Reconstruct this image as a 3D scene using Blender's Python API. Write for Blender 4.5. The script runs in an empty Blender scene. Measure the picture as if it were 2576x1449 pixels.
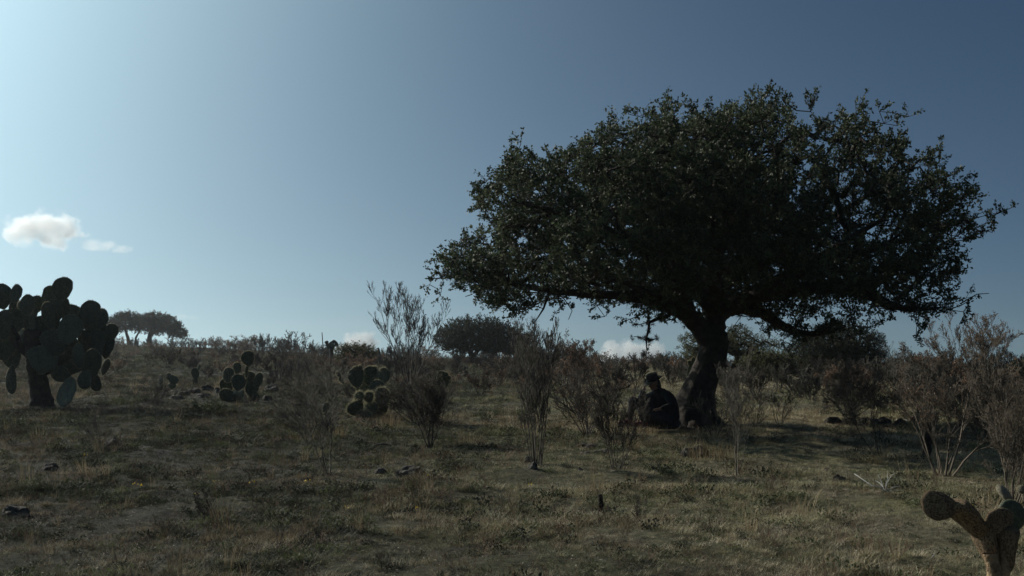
import bpy, math, random
import numpy as np
from mathutils import Vector, Matrix
S = bpy.context.scene
COL = S.collection
R = math.radians
PI = math.pi

# ------------------------------------------------------------------ camera
HFOV, PITCH, CAMZ = 50.0, 3.0, 1.45
cam = bpy.data.cameras.new('camera'); camo = bpy.data.objects.new('camera', cam); COL.objects.link(camo)
cam.angle = R(HFOV); cam.clip_start = 0.1; cam.clip_end = 6000
camo.location = (0, 0, CAMZ); camo.rotation_euler = (R(90 + PITCH), 0, 0)
S.camera = camo
# ------------------------------------------------------------------ light
SUN_EL, SUN_AZ = 28.0, -50.0            # degrees; azimuth measured from the view direction towards +x
SD = Vector((math.sin(R(SUN_AZ)) * math.cos(R(SUN_EL)), math.cos(R(SUN_AZ)) * math.cos(R(SUN_EL)), math.sin(R(SUN_EL))))
sl = bpy.data.lights.new('sun', 'SUN'); sl.energy = 5.0; sl.angle = R(0.5); sl.color = (1.0, 0.93, 0.82)
so = bpy.data.objects.new('sun', sl); COL.objects.link(so); so.rotation_euler = SD.to_track_quat('Z', 'Y').to_euler()
S.view_settings.view_transform = 'Standard'; S.view_settings.look = 'None'
S.view_settings.gamma = 1; S.view_settings.use_curve_mapping = False
S.view_settings.exposure = -0.5
S.cycles.volume_bounces = 8; S.cycles.volume_max_steps = 256
S.cycles.max_bounces = 10; S.cycles.transparent_max_bounces = 12

W = bpy.data.worlds.new('World'); S.world = W; W.use_nodes = True
def wnodes():
    nt = W.node_tree; N = nt.nodes; L = nt.links; bg = N['Background']
    tc = N.new('ShaderNodeTexCoord')
    def vm(op, a=None, b=None):
        n = N.new('ShaderNodeVectorMath'); n.operation = op
        for i, v in enumerate((a, b)):
            if v is None: continue
            if isinstance(v, (tuple, Vector)): n.inputs[i].default_value = tuple(v)
            else: L.new(v, n.inputs[i])
        return n
    def m(op, a, b=None, clamp=False):
        n = N.new('ShaderNodeMath'); n.operation = op; n.use_clamp = clamp
        for i, v in enumerate((a, b)):
            if v is None: continue
            if isinstance(v, (int, float)): n.inputs[i].default_value = v
            else: L.new(v, n.inputs[i])
        return n.outputs[0]
    V = tc.outputs['Generated']
    up = vm('NORMALIZE', vm('ADD', V, (0, 0, .08)).outputs[0]).outputs[0]
    sk = N.new('ShaderNodeTexSky'); sk.sky_type = 'NISHITA'; sk.sun_disc = False
    sk.sun_elevation = R(SUN_EL); sk.sun_rotation = R(SUN_AZ)
    sk.air_density = .8; sk.dust_density = .8; sk.ozone_density = 5
    L.new(up, sk.inputs[0])
    cs = m('SUBTRACT', vm('DOT_PRODUCT', V, SD).outputs['Value'], 1.0)
    a1 = m('EXPONENT', m('MULTIPLY', cs, 9.5))                    # bright air round the sun
    sep = N.new('ShaderNodeSeparateXYZ'); L.new(V, sep.inputs[0])
    z = m('MAXIMUM', sep.outputs[2], 0.0)
    a2 = m('MULTIPLY', m('EXPONENT', m('MULTIPLY', z, -8.0)), m('EXPONENT', m('MULTIPLY', cs, 3.0)))   # pale air low down, sunwards
    def col(c, f):
        n = N.new('ShaderNodeVectorMath'); n.operation = 'SCALE'; n.inputs[0].default_value = c; L.new(f, n.inputs['Scale']); return n.outputs[0]
    k = 1 / .637 / .06
    A = col((1.05 * k, 1.50 * k, 1.57 * k), a1)
    B = col((.50 * k, .62 * k, .58 * k), a2)
    tint = vm('MULTIPLY', sk.outputs[0], (.84, .95, .93)).outputs[0]
    tot = vm('ADD', vm('ADD', tint, A).outputs[0], B).outputs[0]
    L.new(tot, bg.inputs[0]); bg.inputs[1].default_value = .054
wnodes()

# ------------------------------------------------------------------ picture <-> place   (pixels of a 2576 x 1449 picture)
F = 1288 / math.tan(R(HFOV / 2))
cp, sp = math.cos(R(PITCH)), math.sin(R(PITCH))
def ray(px, py):
    a, b = (px - 1288) / F, -(py - 724.5) / F
    return (a, cp - b * sp, sp + b * cp)
def P(px, py, Y):
    d = ray(px, py); k = Y / d[1]
    return Vector((d[0] * k, Y, CAMZ + d[2] * k))
def mpp(Y): return Y / F          # metres per pixel at distance Y

# ------------------------------------------------------------------ terrain
def _hash(ix, iy, s):
    h = (ix.astype(np.int64) * 374761393 + iy.astype(np.int64) * 668265263 + s * 1442695041) & 0xffffffff
    h = ((h ^ (h >> 13)) * 1274126177) & 0xffffffff
    return ((h ^ (h >> 16)) & 0xffff) / 65535.0
def vnoise(x, y, s=0):
    x = np.asarray(x, float); y = np.asarray(y, float)
    ix = np.floor(x); iy = np.floor(y); fx = x - ix; fy = y - iy
    fx = fx * fx * (3 - 2 * fx); fy = fy * fy * (3 - 2 * fy)
    a = _hash(ix, iy, s); b = _hash(ix + 1, iy, s); c = _hash(ix, iy + 1, s); d = _hash(ix + 1, iy + 1, s)
    return (a * (1 - fx) + b * fx) * (1 - fy) + (c * (1 - fx) + d * fx) * fy
def sstep(a, b, x):
    t = np.clip((x - a) / (b - a), 0, 1); return t * t * (3 - 2 * t)
def crest(t): return np.interp(t, [-.5, -.33, -.15, 0, .2, .35, .6], [190, 170, 120, 100, 68, 58, 58])
def H(x, y, fine=True):
    x = np.asarray(x, float); y = np.asarray(y, float)
    d = np.hypot(x, y); t = np.arctan2(x, np.where(np.abs(y) < 1e-6, 1e-6, y)); t = np.clip(t, -.6, .6)
    dc = crest(t)
    z = 1.25 * sstep(-.08, -.38, t) * sstep(25, 165, d)
    o = np.maximum(d - dc, 0)
    z = z - np.where(o < 16, .0016 * o * o, .0016 * 256 + .0512 * (o - 16))
    z = z + .22 * (vnoise(x / 7.3, y / 7.3, 3) - .5) * sstep(8, 25, d) + .10 * (vnoise(x / 2.1, y / 2.1, 4) - .5)
    if fine:
        z = z + .085 * (vnoise(x / .62, y / .62, 5) - .5) + .035 * (vnoise(x / .21, y / .21, 6) - .5)
    return z
def G(px, py, far=160.):
    """the point of the ground seen at a pixel"""
    dx, dy, dz = ray(px, py)
    Y = np.exp(np.linspace(math.log(3.), math.log(far), 3000)); X = dx / dy * Y; Z = CAMZ + dz / dy * Y
    hit = np.nonzero(Z < H(X, Y, False))[0]
    if len(hit) == 0: Yh = far
    else: Yh = float(Y[hit[0]])
    return ground(dx / dy * Yh, Yh)
def ground(x, y, sink=0.0): return Vector((x, y, float(H(x, y)) - sink))

# ------------------------------------------------------------------ materials
def mat(name, c1, c2=None, rough=.85, scale=6., detail=6., bump=0., c3=None, attr=None, inst=0., spec=.3, transl=0., coords='Object', bscale=None, lo=.35, hi=.65):
    m = bpy.data.materials.new(name); m.use_nodes = True; nt = m.node_tree; N = nt.nodes; L = nt.links
    b = N['Principled BSDF']; b.inputs['Roughness'].default_value = rough; b.inputs['Specular IOR Level'].default_value = spec
    out = N['Material Output']
    if coords == 'World': src = N.new('ShaderNodeNewGeometry').outputs['Position']
    else: src = N.new('ShaderNodeTexCoord').outputs['Object']
    nz = N.new('ShaderNodeTexNoise'); nz.inputs['Scale'].default_value = scale; nz.inputs['Detail'].default_value = detail; nz.inputs['Roughness'].default_value = .62
    L.new(src, nz.inputs['Vector'])
    fac = nz.outputs['Fac']
    rp = N.new('ShaderNodeValToRGB'); e = rp.color_ramp.elements
    e[0].position = lo; e[0].color = (*c1, 1); e[1].position = hi; e[1].color = (*(c2 or c1), 1)
    if c3: k = e.new((lo + hi) / 2); k.color = (*c3, 1)
    if attr:
        at = N.new('ShaderNodeAttribute'); at.attribute_name = attr
        mx = N.new('ShaderNodeMath'); mx.operation = 'MULTIPLY_ADD'; L.new(at.outputs['Fac'], mx.inputs[0]); mx.inputs[1].default_value = .34
        mm = N.new('ShaderNodeMath'); mm.operation = 'MULTIPLY_ADD'; L.new(fac, mm.inputs[0]); mm.inputs[1].default_value = .66; mm.inputs[2].default_value = 0
        L.new(mm.outputs[0], mx.inputs[2]); fac = mx.outputs[0]
    if inst:
        oi = N.new('ShaderNodeObjectInfo')
        mx = N.new('ShaderNodeMath'); mx.operation = 'MULTIPLY_ADD'; L.new(oi.outputs['Random'], mx.inputs[0]); mx.inputs[1].default_value = inst
        mm = N.new('ShaderNodeMath'); mm.operation = 'SUBTRACT'; L.new(fac, mm.inputs[0]); mm.inputs[1].default_value = inst / 2
        L.new(mm.outputs[0], mx.inputs[2]); fac = mx.outputs[0]
    L.new(fac, rp.inputs[0]); L.new(rp.outputs[0], b.inputs['Base Color'])
    if bump:
        n2 = N.new('ShaderNodeTexNoise'); n2.inputs['Scale'].default_value = bscale or scale * 3; n2.inputs['Detail'].default_value = 8; L.new(src, n2.inputs['Vector'])
        bp = N.new('ShaderNodeBump'); bp.inputs['Strength'].default_value = 1; bp.inputs['Distance'].default_value = bump
        L.new(n2.outputs['Fac'], bp.inputs['Height']); L.new(bp.outputs[0], b.inputs['Normal'])
    if transl:
        tr = N.new('ShaderNodeBsdfTranslucent'); L.new(rp.outputs[0], tr.inputs['Color'])
        ms = N.new('ShaderNodeMixShader'); ms.inputs[0].default_value = transl
        L.new(b.outputs[0], ms.inputs[1]); L.new(tr.outputs[0], ms.inputs[2]); L.new(ms.outputs[0], out.inputs['Surface'])
    return m
M = {}
M['bark'] = mat('bark', (.016, .013, .010), (.055, .045, .036), .95, 7, 8, .03, bscale=14)
M['twig'] = mat('twig', (.03, .024, .018), (.06, .05, .04), .9, 3)
M['oak_leaf'] = mat('oak_leaf', (.028, .042, .022), (.125, .150, .080), .6, 1.3, 3, attr='tint', spec=.25, transl=.26, c3=(.055, .072, .036))
M['far_leaf'] = mat('far_leaf', (.018, .026, .012), (.065, .075, .036), .7, .5, 3, attr='tint', spec=.15, transl=.1)
M['yellow_leaf'] = mat('yellow_green_leaf', (.045, .05, .02), (.15, .15, .06), .6, .8, 3, attr='tint', spec=.3, transl=.3)
M['moss'] = mat('ball_moss', (.028, .022, .017), (.095, .078, .06), .9, 4, attr='tint', transl=.15)
M['stem_grey'] = mat('stem_grey', (.042, .039, .032), (.145, .132, .105), .85, 2.5, inst=.15)
M['stem_dark'] = mat('stem_dark', (.021, .019, .015), (.072, .063, .050), .85, 2.5, inst=.15)
M['stem_red'] = mat('stem_red', (.056, .047, .036), (.18, .148, .112), .85, 2.5, inst=.15)
M['red_leaf'] = mat('red_leaf', (.075, .043, .028), (.28, .175, .11), .6, 2, 3, attr='tint', inst=.12, transl=.4)
M['dull_leaf'] = mat('dull_leaf', (.05, .042, .026), (.17, .14, .085), .7, 2, 3, attr='tint', inst=.12, transl=.25)
M['green_leaf'] = mat('green_leaf', (.03, .045, .018), (.10, .12, .05), .6, 2, 3, attr='tint', inst=.12, transl=.3)
M['pad'] = mat('cactus_skin', (.036, .052, .03), (.09, .11, .065), .6, 5, 6, .004, spec=.35, inst=.25, bscale=30)
M['pad_brown'] = mat('corky_cactus_skin', (.10, .065, .04), (.50, .35, .20), .9, 14, 10, .02, bscale=45)
M['pad_pale'] = mat('pale_cactus_skin', (.14, .13, .09), (.30, .26, .18), .8, 12, 6, .005)
M['spine'] = mat('spine', (.30, .27, .16), (.5, .45, .28), .5, 3, transl=.4)
M['wood_trunk'] = mat('cactus_trunk', (.02, .016, .013), (.07, .055, .042), .95, 6, 8, .04)
M['rock'] = mat('lichen_rock', (.035, .03, .025), (.20, .18, .14), .95, 9, 12, .04, c3=(.075, .066, .053))
M['rock_pink'] = mat('pinkish_rock', (.10, .075, .06), (.26, .2, .16), .95, 7, 10, .03)
M['rock_pale'] = mat('pale_rock', (.28, .25, .18), (.5, .46, .36), .9, 7, 10, .02)
M['deadwood'] = mat('dead_wood', (.05, .04, .032), (.16, .13, .10), .9, 6, 8, .01)
M['bleached'] = mat('bleached_stem', (.35, .34, .31), (.6, .59, .55), .7, 6)
M['straw'] = mat('straw', (.13, .095, .05), (.33, .26, .15), .75, 3, attr='tint', transl=.4)
M['g_green'] = mat('grass_green', (.038, .052, .022), (.17, .19, .085), .7, 1.1, 4, inst=.35, coords='World', transl=.2)
M['g_straw'] = mat('grass_straw', (.11, .08, .045), (.46, .36, .22), .75, 1.4, 4, inst=.35, coords='World', transl=.2)
M['g_olive'] = mat('grass_olive', (.19, .18, .09), (.52, .475, .28), .7, 1.1, 4, inst=.35, coords='World', transl=.2)
M['g_pale'] = mat('grass_pale', (.28, .235, .14), (.72, .62, .43), .75, 1.4, 4, inst=.35, coords='World', transl=.2)
M['g_dark'] = mat('herb_dark', (.03, .034, .022), (.11, .115, .07), .8, 1.1, 4, inst=.35, coords='World', transl=.1)
M['g_red'] = mat('herb_red', (.08, .045, .032), (.24, .15, .10), .8, 1.4, 4, inst=.3, coords='World', transl=.12)
M['litter'] = mat('litter', (.10, .075, .05), (.40, .35, .27), .8, 20, attr='tint')
M['petal'] = mat('yellow_petal', (.6, .42, .03), (.75, .55, .05), .6, 5, transl=.3)

def dots(m, scale, c, r0, r1, k=.7, sy=1.):
    nt = m.node_tree; N = nt.nodes; L = nt.links; b = N['Principled BSDF']; src = b.inputs['Base Color'].links[0].from_socket
    tc = N.new('ShaderNodeTexCoord'); mp = N.new('ShaderNodeMapping'); mp.inputs['Scale'].default_value = (scale, scale * .15, scale * sy); L.new(tc.outputs['Object'], mp.inputs[0])
    vo = N.new('ShaderNodeTexVoronoi'); vo.inputs['Scale'].default_value = 1; vo.inputs['Randomness'].default_value = .45; L.new(mp.outputs[0], vo.inputs['Vector'])
    mr = N.new('ShaderNodeMapRange'); mr.inputs['From Min'].default_value = r1; mr.inputs['From Max'].default_value = r0; mr.inputs['To Max'].default_value = k; L.new(vo.outputs['Distance'], mr.inputs['Value'])
    mx = N.new('ShaderNodeMix'); mx.data_type = 'RGBA'; L.new(mr.outputs[0], mx.inputs[0]); L.new(src, mx.inputs[6]); mx.inputs[7].default_value = (*c, 1); L.new(mx.outputs[2], b.inputs['Base Color'])
dots(M['pad'], 9, (.22, .20, .12), .10, .22, .8)
dots(M['pad_brown'], 13, (.03, .02, .013), .12, .34, .85)
dots(M['pad_pale'], 11, (.10, .08, .05), .10, .3, .7)
def ground_mat():
    m = bpy.data.materials.new('dry_pasture_soil'); m.use_nodes = True; nt = m.node_tree; N = nt.nodes; L = nt.links; b = N['Principled BSDF']
    b.inputs['Roughness'].default_value = .95; b.inputs['Specular IOR Level'].default_value = .15
    g = N.new('ShaderNodeNewGeometry').outputs['Position']
    def noise(sc, det, r=.6):
        n = N.new('ShaderNodeTexNoise'); n.inputs['Scale'].default_value = sc; n.inputs['Detail'].default_value = det; n.inputs['Roughness'].default_value = r
        L.new(g, n.inputs['Vector']); return n.outputs['Fac']
    def ramp(f, st):
        r = N.new('ShaderNodeValToRGB'); L.new(f, r.inputs[0]); e = r.color_ramp.elements
        e[0].position, e[0].color = st[0][0], (*st[0][1], 1); e[1].position, e[1].color = st[-1][0], (*st[-1][1], 1)
        for p, c in st[1:-1]: k = e.new(p); k.color = (*c, 1)
        return r.outputs[0]
    def mix(f, a, c):
        x = N.new('ShaderNodeMix'); x.data_type = 'RGBA'; L.new(f, x.inputs[0]); L.new(a, x.inputs[6]); L.new(c, x.inputs[7]); return x.outputs[2]
    soil = ramp(noise(11, 12, .85), [(.34, (.016, .014, .010)), (.5, (.046, .041, .027)), (.66, (.14, .12, .082))])
    grass = ramp(noise(7, 12, .85), [(.34, (.014, .016, .009)), (.5, (.055, .055, .03)), (.66, (.16, .14, .075))])
    patch = ramp(noise(.55, 6, .7), [(.42, (0, 0, 0)), (.58, (1, 1, 1))])
    sx = N.new('ShaderNodeSeparateXYZ'); L.new(g, sx.inputs[0]); md = N.new('ShaderNodeMath'); md.operation = 'MULTIPLY_ADD'; L.new(noise(.3, 3), md.inputs[0]); md.inputs[1].default_value = 6; L.new(sx.outputs[0], md.inputs[2])
    mr = N.new('ShaderNodeMapRange'); L.new(md.outputs[0], mr.inputs['Value']); mr.inputs['From Min'].default_value = -1; mr.inputs['From Max'].default_value = 7; mr.inputs['To Min'].default_value = .55; mr.inputs['To Max'].default_value = 2.6
    vs = N.new('ShaderNodeVectorMath'); vs.operation = 'SCALE'; L.new(mix(patch, soil, grass), vs.inputs[0]); L.new(mr.outputs[0], vs.inputs['Scale']); L.new(vs.outputs[0], b.inputs['Base Color'])     # soil darkened one way, brightened the other: uneven light painted in
    bp = N.new('ShaderNodeBump'); bp.inputs['Distance'].default_value = .05; L.new(noise(22, 10, .75), bp.inputs['Height']); L.new(bp.outputs[0], b.inputs['Normal'])
    return m

# ------------------------------------------------------------------ mesh helpers
def mesh_np(name, v, f, tint=None, smooth=False):
    v = np.asarray(v, np.float32).reshape(-1, 3); f = np.asarray(f, np.int32); n, k = f.shape
    me = bpy.data.meshes.new(name); me.vertices.add(len(v)); me.vertices.foreach_set('co', v.ravel())
    me.loops.add(n * k); me.loops.foreach_set('vertex_index', f.ravel())
    me.polygons.add(n); me.polygons.foreach_set('loop_start', np.arange(0, n * k, k, dtype=np.int32))
    try: me.polygons.foreach_set('loop_total', np.full(n, k, np.int32))
    except Exception: pass
    if tint is not None:
        a = me.attributes.new('tint', 'FLOAT', 'POINT'); a.data.foreach_set('value', np.asarray(tint, np.float32))
    me.update(calc_edges=True)
    if smooth: me.polygons.foreach_set('use_smooth', np.ones(n, bool))
    return me
def ob(name, me, m=None, parent=None, loc=None):
    o = bpy.data.objects.new(name, me); COL.objects.link(o)
    if m is not None and not me.materials: me.materials.append(m)
    if parent is not None: o.parent = parent
    if loc is not None: o.location = loc
    return o
def tag(o, label=None, cat=None, group=None, kind=None):
    if label: o['label'] = label
    if cat: o['category'] = cat
    if group: o['group'] = group
    if kind: o['kind'] = kind
    return o
def thing(name, label, cat, loc=(0, 0, 0), group=None):
    o = bpy.data.objects.new(name, None); COL.objects.link(o); o.location = loc; o.empty_display_size = .1
    return tag(o, label, cat, group)

def tubes(paths, sides=4, cap=True):
    """paths: list of (points n x 3, radii n) -> verts, quads"""
    V, Fq, off = [], [], 0
    ang = np.arange(sides) * 2 * PI / sides; ca, sa = np.cos(ang), np.sin(ang)
    for pts, rad in paths:
        pts = np.asarray(pts, float); rad = np.asarray(rad, float); n = len(pts)
        tan = np.gradient(pts, axis=0); tan /= np.linalg.norm(tan, axis=1)[:, None] + 1e-9
        ref = np.array([0.31, .95, .05]) if abs(tan.mean(0)[2]) > .5 else np.array([0.05, .1, 1.])
        u = np.cross(tan, ref); u /= np.linalg.norm(u, axis=1)[:, None] + 1e-9; w = np.cross(tan, u)
        ring = pts[:, None, :] + rad[:, None, None] * (ca[None, :, None] * u[:, None, :] + sa[None, :, None] * w[:, None, :])
        V.append(ring.reshape(-1, 3))
        i = np.arange(n - 1)[:, None] * sides; j = np.arange(sides)[None, :]; j2 = (j + 1) % sides
        q = np.stack([i + j, i + j2, i + sides + j2, i + sides + j], -1).reshape(-1, 4) + off
        Fq.append(q); off += n * sides
    return np.concatenate(V), np.concatenate(Fq)
def cards(pos, size, rng, aspect=.5, dirs=None, fold=.15, jitter=.8):
    """one diamond-shaped leaf (two folded triangles as one quad) per position"""
    n = len(pos); d = rng.normal(size=(n, 3)) * jitter
    if dirs is not None: d = d + dirs
    else: d = d + 0
    d /= np.linalg.norm(d, axis=1)[:, None] + 1e-9
    s = np.cross(d, rng.normal(size=(n, 3))); s /= np.linalg.norm(s, axis=1)[:, None] + 1e-9
    nn = np.cross(d, s); L = (size * rng.uniform(.7, 1.3, n))[:, None]
    a = pos; b = pos + d * L * .5 + s * L * aspect * .5 + nn * L * fold; c = pos + d * L; e = pos + d * L * .55 - s * L * aspect * .5 + nn * L * fold
    v = np.stack([a, b, c, e], 1).reshape(-1, 3); f = np.arange(n * 4).reshape(n, 4)
    return v, f
def tintrep(rng, n, k=4): return np.repeat(rng.uniform(0, 1, n), k)

# ------------------------------------------------------------------ ground
def build_ground():
    rr = np.concatenate([[0.0], np.geomspace(.6, 60, 330), np.geomspace(61, 420, 90)[1:]])
    az = np.concatenate([np.linspace(-180, -38, 50)[:-1], np.linspace(-38, 38, 560), np.linspace(38, 180, 50)[1:-1]]) * PI / 180
    A, Rr = np.meshgrid(az, rr); X = Rr * np.sin(A); Y = Rr * np.cos(A); Z = H(X, Y)
    n, m = X.shape
    v = np.stack([X, Y, Z], -1).reshape(-1, 3)
    i = np.arange(n - 1)[:, None] * m; j = np.arange(m)[None, :]; j2 = (j + 1) % m
    f = np.stack([i + j, i + m + j, i + m + j2, i + j2], -1).reshape(-1, 4)
    o = ob('ground', mesh_np('ground', v, f, smooth=True), ground_mat()); tag(o, kind='structure')
build_ground()
def glare_haze():
    # thin air added to imitate the sun's veiling glare: closed box round everything
    x, y, z0, z1 = 440, 440, -22, 9.5
    v = [(a, b, c) for c in (z0, z1) for a, b in ((-x, -y), (x, -y), (x, y), (-x, y))]
    me = bpy.data.meshes.new('glare_haze'); me.from_pydata(v, [], [(3, 2, 1, 0), (4, 5, 6, 7), (0, 1, 5, 4), (1, 2, 6, 5), (2, 3, 7, 6), (3, 0, 4, 7)])
    m = bpy.data.materials.new('glare_air'); m.use_nodes = True; nt = m.node_tree; nt.nodes.remove(nt.nodes['Principled BSDF'])
    pv = nt.nodes.new('ShaderNodeVolumePrincipled'); pv.inputs['Color'].default_value = (.93, .97, 1, 1); pv.inputs['Density'].default_value = .00028; pv.inputs['Anisotropy'].default_value = .62
    nt.links.new(pv.outputs[0], nt.nodes['Material Output'].inputs['Volume'])
    tag(ob('glare_haze', me, m), kind='stuff')
glare_haze()

# ------------------------------------------------------------------ branching
def path(rng, start, d, length, n, curve=(0, 0, 0), wob=.12):
    p = np.zeros((n, 3)); p[0] = start; d = np.array(d, float); d /= np.linalg.norm(d) + 1e-9; st = length / (n - 1); curve = np.array(curve)
    for i in range(1, n):
        d = d + curve / (n - 1) + rng.normal(size=3) * wob; d /= np.linalg.norm(d); p[i] = p[i - 1] + d * st
    return p
def shrub_paths(seed, Hh, Wd, stems, r0=.012, kids=(7, 6, 4), lens=(.45, .4, .45), start=.25, wob=.10, up=.5, rmin=.0018, spread=.03, levels=3, fan=1.0, lean=(0, 0), wr=.55):
    rng = np.random.default_rng(seed); out = []; tips = []
    def sub(p, r, lev, L):
        n = len(p)
        if lev > levels: tips.append(p[n // 2:]); return
        k = kids[lev - 1]; k = max(1, int(round(k * rng.uniform(.7, 1.3))))
        for _ in range(k):
            t = start + (1 - start) * rng.uniform() ** .8; x = t * (n - 1); i = int(min(x, n - 2)); q = p[i] + (p[i + 1] - p[i]) * (x - i)
            tg = p[i + 1] - p[i]; tg /= np.linalg.norm(tg) + 1e-9
            s = rng.normal(size=3) * np.array([1, 1, .6]); s -= tg * s.dot(tg); s /= np.linalg.norm(s) + 1e-9
            d = tg * .75 + s * wr * fan + np.array([0, 0, .15 * up])
            l = L * lens[lev - 1] * rng.uniform(.6, 1.25) * (1.15 - .5 * t); rr = max(rmin, np.interp(x, np.arange(n), r) * .6)
            m_ = 5 if lev == 1 else 4
            c = path(rng, q, d, l, m_, (0, 0, up * .7), wob)
            cr = np.linspace(rr, max(rmin * .7, rr * .4), m_); out.append((c, cr)); sub(c, cr, lev + 1, l)
    for i in range(stems):
        a = 2 * PI * (i + rng.uniform(-.3, .3)) / stems; rad = Wd / 2 * rng.uniform(.25, 1.0) if stems > 2 else Wd / 2 * rng.uniform(.1, .5)
        h = Hh * rng.uniform(.62, .95); b = np.array([math.cos(a), math.sin(a), 0])
        L = math.hypot(h, rad); d = b * rad * 1.15 + np.array([lean[0], lean[1], h])
        c = path(rng, b * spread * rng.uniform(.2, 1) - np.array([0, 0, .04]), d, L, 9, (0, 0, up * .5), wob * .8)
        r1 = r0 * rng.uniform(.65, 1.15); cr = np.linspace(r1, max(rmin, r1 * .25), 9); out.append((c, cr)); sub(c, cr, 1, L)
    return out, tips
def shrub(name, label, cat, loc, seed, Hh, Wd, stems, m, leaves=0, leaf_m=None, leaf=.03, group=None, sides=3, leaf_h=.0, **kw):
    out, tips = shrub_paths(seed, Hh, Wd, stems, **kw)
    v, f = tubes(out, sides)
    rng = np.random.default_rng(seed + 7)
    sz = Hh / np.percentile(v[:, 2], 99.5); rad = np.percentile(np.hypot(v[:, 0] - np.median(v[:, 0]), v[:, 1] - np.median(v[:, 1])), 96); sx = float(np.clip(Wd / 2 / rad, .6, 1.5)); sc = np.array([sx, sx, sz])
    v = v * sc; tips = [t * sc for t in tips]
    if not leaves:
        return tag(ob(name, mesh_np(name, v, f), M[m], loc=loc), label, cat, group)
    root = thing(name, label, cat, loc, group)
    ob('stems', mesh_np('stems', v, f), M[m], root)
    P_ = np.concatenate(tips); P_ = P_[P_[:, 2] > leaf_h * Hh]; idx = rng.integers(0, len(P_), leaves)
    v, f = cards(P_[idx] + rng.normal(size=(leaves, 3)) * leaf * .6, leaf, rng)
    tag(ob('foliage', mesh_np('foliage', v, f, tintrep(rng, leaves)), M[leaf_m], root), kind='stuff')
    return root

# ------------------------------------------------------------------ trees
def inside(poly, x, y):
    c = np.zeros(len(x), bool); n = len(poly)
    for i in range(n):
        x1, y1 = poly[i]; x2, y2 = poly[(i + 1) % n]
        if y1 == y2: continue
        k = ((y1 > y) != (y2 > y)) & (x < (x2 - x1) * (y - y1) / (y2 - y1) + x1); c ^= k
    return c
def crown_points(poly, Y, depth, n, rng, cx, cy, gap=.0, gscale=.6, margin=0):
    xs = [p[0] for p in poly]; ys = [p[1] for p in poly]; res = []
    px_ = np.array(poly, float)
    while len(res) < n:
        k = n * 2
        d = rng.uniform(-1, 1, k); s = np.sqrt(1 - d * d)
        x = rng.uniform(min(xs), max(xs), k); y = rng.uniform(min(ys), max(ys), k)
        ok = inside(poly, x, y)
        x, y, d, s = x[ok], y[ok], d[ok], s[ok]
        # put more of them in the outer shell
        x = cx + (x - cx) * (.45 + .55 * s); y = cy + (y - cy) * (.5 + .5 * s)
        w = np.array([P(a, b, Y) for a, b in zip(x, y)]); w[:, 1] += d * depth
        if gap:
            g = vnoise(w[:, 0] / gscale + 50, w[:, 2] / gscale + w[:, 1] / gscale * .6 + 50, 11) * .6 + vnoise(w[:, 0] / gscale * 2.1, w[:, 2] / gscale * 2.1 - w[:, 1] / gscale, 12) * .4
            w = w[g > gap]
        dxy = w[:, 0] / w[:, 1]; zz_ = (w[:, 2] - CAMZ) / w[:, 1]      # keep what stays inside the outline
        b_ = (zz_ * cp - sp) / (cp + zz_ * sp); yy = 724.5 - F * b_; xx_ = 1288 + F * dxy * (cp - b_ * sp)
        ok = inside(poly, xx_, yy)
        if margin:
            for ax, ay in ((-margin * .7, 0), (margin * .7, 0), (0, -margin * 1.3), (0, margin * .5)): ok &= inside(poly, xx_ + ax, yy + ay)
        w = w[ok]
        res += list(w)
    return np.array(res[:n])
def grow(limbs, targets, rng, step, rmin=.006, droop=0., k=.0042):
    """limbs: polylines with radii; every target is joined to the nearest node already there"""
    nodes, par, rad0 = [], [], []
    for pts, rr in limbs:
        prev = -1
        if nodes:
            dd = np.linalg.norm(np.array(nodes) - np.array(pts[0]), axis=1); prev = int(dd.argmin()) if dd.min() < .6 * step * 4 else -1
        for i in range(len(pts) - 1):
            a, b = np.array(pts[i]), np.array(pts[i + 1]); m_ = max(1, int(np.linalg.norm(b - a) / step))
            for q in range(m_):
                t = q / m_; nodes.append(a + (b - a) * t); par.append(prev); rad0.append(rr[i] + (rr[i + 1] - rr[i]) * t); prev = len(nodes) - 1
        nodes.append(np.array(pts[-1])); par.append(prev); rad0.append(rr[-1])
    nl = len(nodes)
    arr = np.zeros((nl + len(targets) * 5, 3)); arr[:nl] = nodes; n = nl
    P0 = np.array(limbs[0][0][-1])
    order = np.argsort(np.linalg.norm(targets - P0, axis=1)); cnt = {}
    chains = []
    for ti in order:
        T = targets[ti]
        dv = arr[:n] - T; dd = np.einsum('ij,ij->i', dv, dv)
        j = int(dd.argmin()); D = math.sqrt(dd[j])
        if D < .02: continue
        a = arr[j]; m_ = max(1, min(4, int(D / step) + 1)); side = rng.normal(size=3) * D * .12; side[2] -= D * droop
        prev = j; chain = [j]
        for q in range(1, m_ + 1):
            t = q / m_; arr[n] = a + (T - a) * t + side * math.sin(PI * t); par.append(prev); prev = n; chain.append(n); n += 1
        chains.append(chain)
    w = np.zeros(n); 
    for c in chains: w[c[-1]] += 1
    for i in range(n - 1, nl - 1, -1): w[par[i]] += w[i]
    out = []
    for c in chains:
        pts = arr[c]; rr = np.array([max(rmin, k * (w[c[min(q + 1, len(c) - 1)]]) ** .5) for q in range(len(c))]); rr[0] = rr[1]
        out.append((pts, rr))
    return out, arr[[c[-1] for c in chains]], arr[:nl]
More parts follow.
